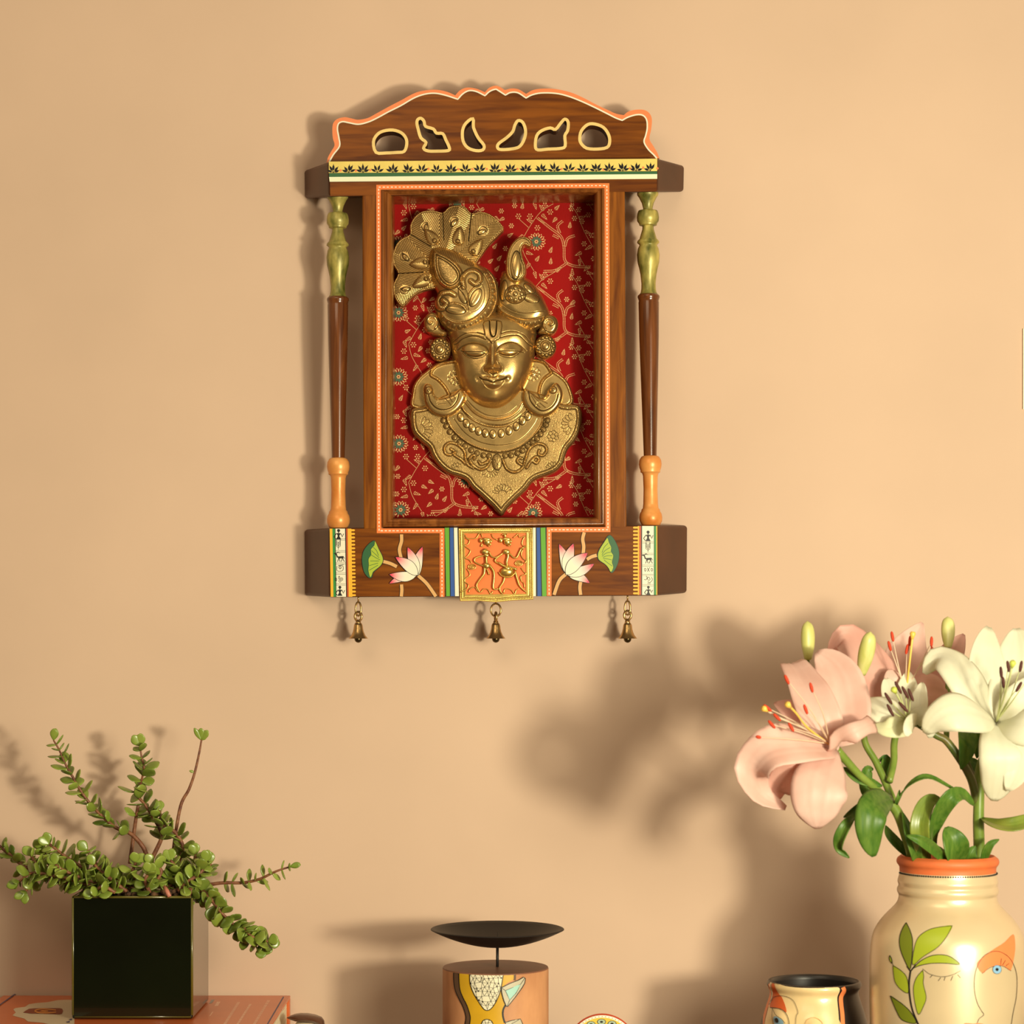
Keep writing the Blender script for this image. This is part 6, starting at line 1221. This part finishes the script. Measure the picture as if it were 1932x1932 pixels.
stemtube(wkl, [([(1610, 1900, .35), (1625, 1700, .35), (1620, 1450, .355), (1625, 1250, .355), (1630, 1100, .35), (1680, 950, .35), (1740, 820, .36)], [.0058, .0056, .0048, .0040], 0), ([(1605, 1320, .355), (1590, 1230, .36), (1560, 1140, .365), (1490, 1020, .37), (1400, 900, .37), (1330, 860, .37), (1200, 780, .37)], [.0044, .0042, .0036], 1), ([(1600, 1190, .35), (1560, 1100, .34), (1540, 1040, .34)], [.004, .003], 1), ([(1400, 900, .33), (1410, 500, .31), (1411, 260, .30)], [.003, .002], 0)])
f3 = bloom(wkl, 'flower', (1745, 775, .38), m_whiteg)
WC = (1740, 775, .385)
petal(f3, m_whitep, [WC, (1700, 620, .385), (1670, 450, .38), (1670, 280, .37), (1690, 120, .355)], 150, face=(.2, -1, .1), cup=.25, prof=.72, sq=.6)
petal(f3, m_whitep, [WC, (1830, 600, .385), (1880, 400, .37), (1890, 250, .36), (1880, 130, .35)], 160, face=(-.2, -1, .1), cup=.22, prof=.72, sq=.6)
petal(f3, m_whitep, [(1735, 780, .38), (1640, 640, .39), (1540, 480, .395), (1430, 350, .385), (1330, 330, .37), (1250, 440, .36)], 135, face=(.2, -1, .3), cup=-.18, prof=.66, sq=.6)
petal(f3, m_whitep, [WC, (1640, 720, .42), (1530, 690, .44), (1420, 700, .445), (1320, 760, .44), (1255, 850, .43)], 150, face=(.2, -1, .5), cup=-.22, prof=.8, sq=.62)
petal(f3, m_whitep, [WC, (1760, 880, .42), (1780, 1000, .435), (1775, 1120, .43), (1750, 1230, .42), (1730, 1312, .41)], 150, face=(0, -1, .2), cup=-.2, prof=.8, sq=.55, ruffle=.03)
petal(f3, m_whitep, [WC, (1880, 780, .42), (2020, 800, .43), (2160, 860, .425), (2280, 960, .41)], 150, face=(-.1, -1, .3), cup=-.15, prof=.8, sq=.6)
petal(f3, m_whitep, [WC, (1870, 680, .41), (2000, 600, .41), (2140, 520, .40), (2260, 480, .38)], 150, face=(-.1, -1, .3), cup=.15, prof=.8, sq=.6)
petal(f3, m_whitep, [WC, (1860, 880, .42), (1890, 1010, .43), (1870, 1130, .43), (1820, 1240, .425)], 110, face=(-.1, -1, .3), cup=.15, prof=.8, sq=.6)
for tp, an in (((1775, 430), 85), ((1790, 500), 85), ((1824, 390), 80), ((1910, 390), -80), ((1897, 530), -60), ((1960, 470), 80)): stamen(f3, [(1745, 765, .39), ((1745+tp[0])/2+5, 620, .44), (tp[0], tp[1], .46)], None, an, [m_filg, m_anthb], 38)
pistil(f3, [(1745, 765, .39), (1790, 620, .445), (1830, 480, .48), (1855, 365, .49)], [m_filg, m_stigg])
f4 = bloom(wkl, 'flower', (1150, 790, .37), m_whiteg)
petal(f4, m_whitep, [(1150, 790, .37), (1090, 740, .385), (1000, 700, .39), (900, 650, .385), (822, 618, .375)], 125, face=(.1, -1, .6), cup=-.1, prof=.7, sq=.6)
petal(f4, m_whiteg, [(1150, 790, .37), (1120, 780, .395), (1060, 800, .41), (980, 810, .41), (900, 790, .40)], 85, face=(.1, -1, .4), cup=-.15, prof=.7, sq=.6)
petal(f4, m_whitep, [(1140, 770, .36), (1070, 660, .35), (1020, 560, .34), (985, 470, .33)], 85, face=(.1, -1, .2), cup=.2, prof=.75, sq=.6)
petal(f4, m_whitep, [(1150, 770, .36), (1140, 650, .345), (1135, 520, .335), (1140, 422, .33)], 85, face=(0, -1, .1), cup=.15, prof=.75, sq=.7, ruffle=.08)
petal(f4, m_whitep, [(1160, 780, .37), (1210, 680, .37), (1220, 580, .36), (1235, 500, .35)], 62, face=(-.5, -1, .1), cup=.2, prof=.75, sq=.6, ruffle=.08)
petal(f4, m_whitep, [(1170, 790, .375), (1190, 770, .40), (1160, 780, .42), (1140, 820, .43), (1130, 870, .43)], 60, face=(.3, -1, 0), cup=-.2, prof=.6, sq=.5)
petal(f4, m_whitep, [(1160, 790, .37), (1230, 740, .38), (1280, 760, .385), (1300, 800, .38), (1290, 880, .375)], 80, face=(.2, -1, .2), cup=-.2, prof=.6, sq=.5)
for tp, an in (((1003, 610), 58), ((1016, 690), 62), ((1070, 535), 62), ((1118, 568), 62), ((1156, 585), 68), ((1105, 668), 48)): stamen(f4, [(1140, 770, .38), ((1140+tp[0])/2, (770+tp[1])/2, .41), (tp[0], tp[1], .425)], None, an, [m_filg, m_anthb], 46)
pistil(f4, [(1140, 770, .38), (1110, 680, .41), (1075, 610, .43), (1040, 548, .44)], [m_filg, m_stigg])
bud(wkl, (1411, 262, .30), (1409, 48, .295), 50)
leafy(wkl, m_lf, [(1530, 800, .36), (1545, 900, .375), (1530, 1000, .38), (1500, 1095, .375)], 66, cup=.3, prof=.6)
leafy(wkl, m_lf, [(1620, 830, .345), (1615, 900, .345), (1610, 1020, .345)], 45, cup=.3, prof=.7)
leafy(wkl, m_lf, [(1610, 1120, .34), (1590, 1060, .335), (1545, 1015, .33)], 40, cup=.3, prof=.7)
leafy(wkl, m_lf, [(1320, 1660, .36), (1310, 1540, .385), (1350, 1400, .40), (1430, 1290, .41), (1510, 1265, .40), (1590, 1340, .39)], 62, face=(.3, -1, .4), cup=.3, sq=.6)
leafy(wkl, m_lf2, [(1270, 1740, .37), (1230, 1600, .39), (1220, 1470, .395), (1255, 1350, .39), (1310, 1300, .385), (1380, 1325, .38)], 66, face=(-.3, -1, .2), cup=.35, prof=.7, sq=.7)
leafy(wkl, m_lf, [(1490, 1760, .37), (1470, 1660, .39), (1440, 1570, .395), (1400, 1490, .39)], 100, face=(.2, -1, .2), cup=.25, prof=.7, sq=.6)
leafy(wkl, m_lf2, [(1640, 1430, .36), (1740, 1470, .385), (1860, 1480, .395), (1990, 1440, .39), (2080, 1420, .38)], 62, face=(0, -.8, .7), cup=.3)
leafy(wkl, m_lf, [(1400, 1740, .385), (1310, 1640, .40), (1220, 1580, .41), (1125, 1548, .41)], 40, cup=.4)
leafy(wkl, m_lf, [(1650, 1760, .37), (1665, 1680, .38), (1700, 1610, .385), (1762, 1575, .385)], 30, cup=.4)
leafy(wkl, m_lf, [(1200, 1760, .37), (1190, 1660, .385), (1150, 1540, .385), (1100, 1390, .375)], 44, cup=.35)
leafy(wkl, m_lf, [(1560, 1760, .36), (1560, 1690, .37), (1600, 1620, .37)], 50, cup=.3)
leafy(wkl, m_lf2, [(1400, 1760, .38), (1370, 1690, .39), (1340, 1620, .385)], 40, cup=.3)
print('scene built', len(bpy.data.objects))
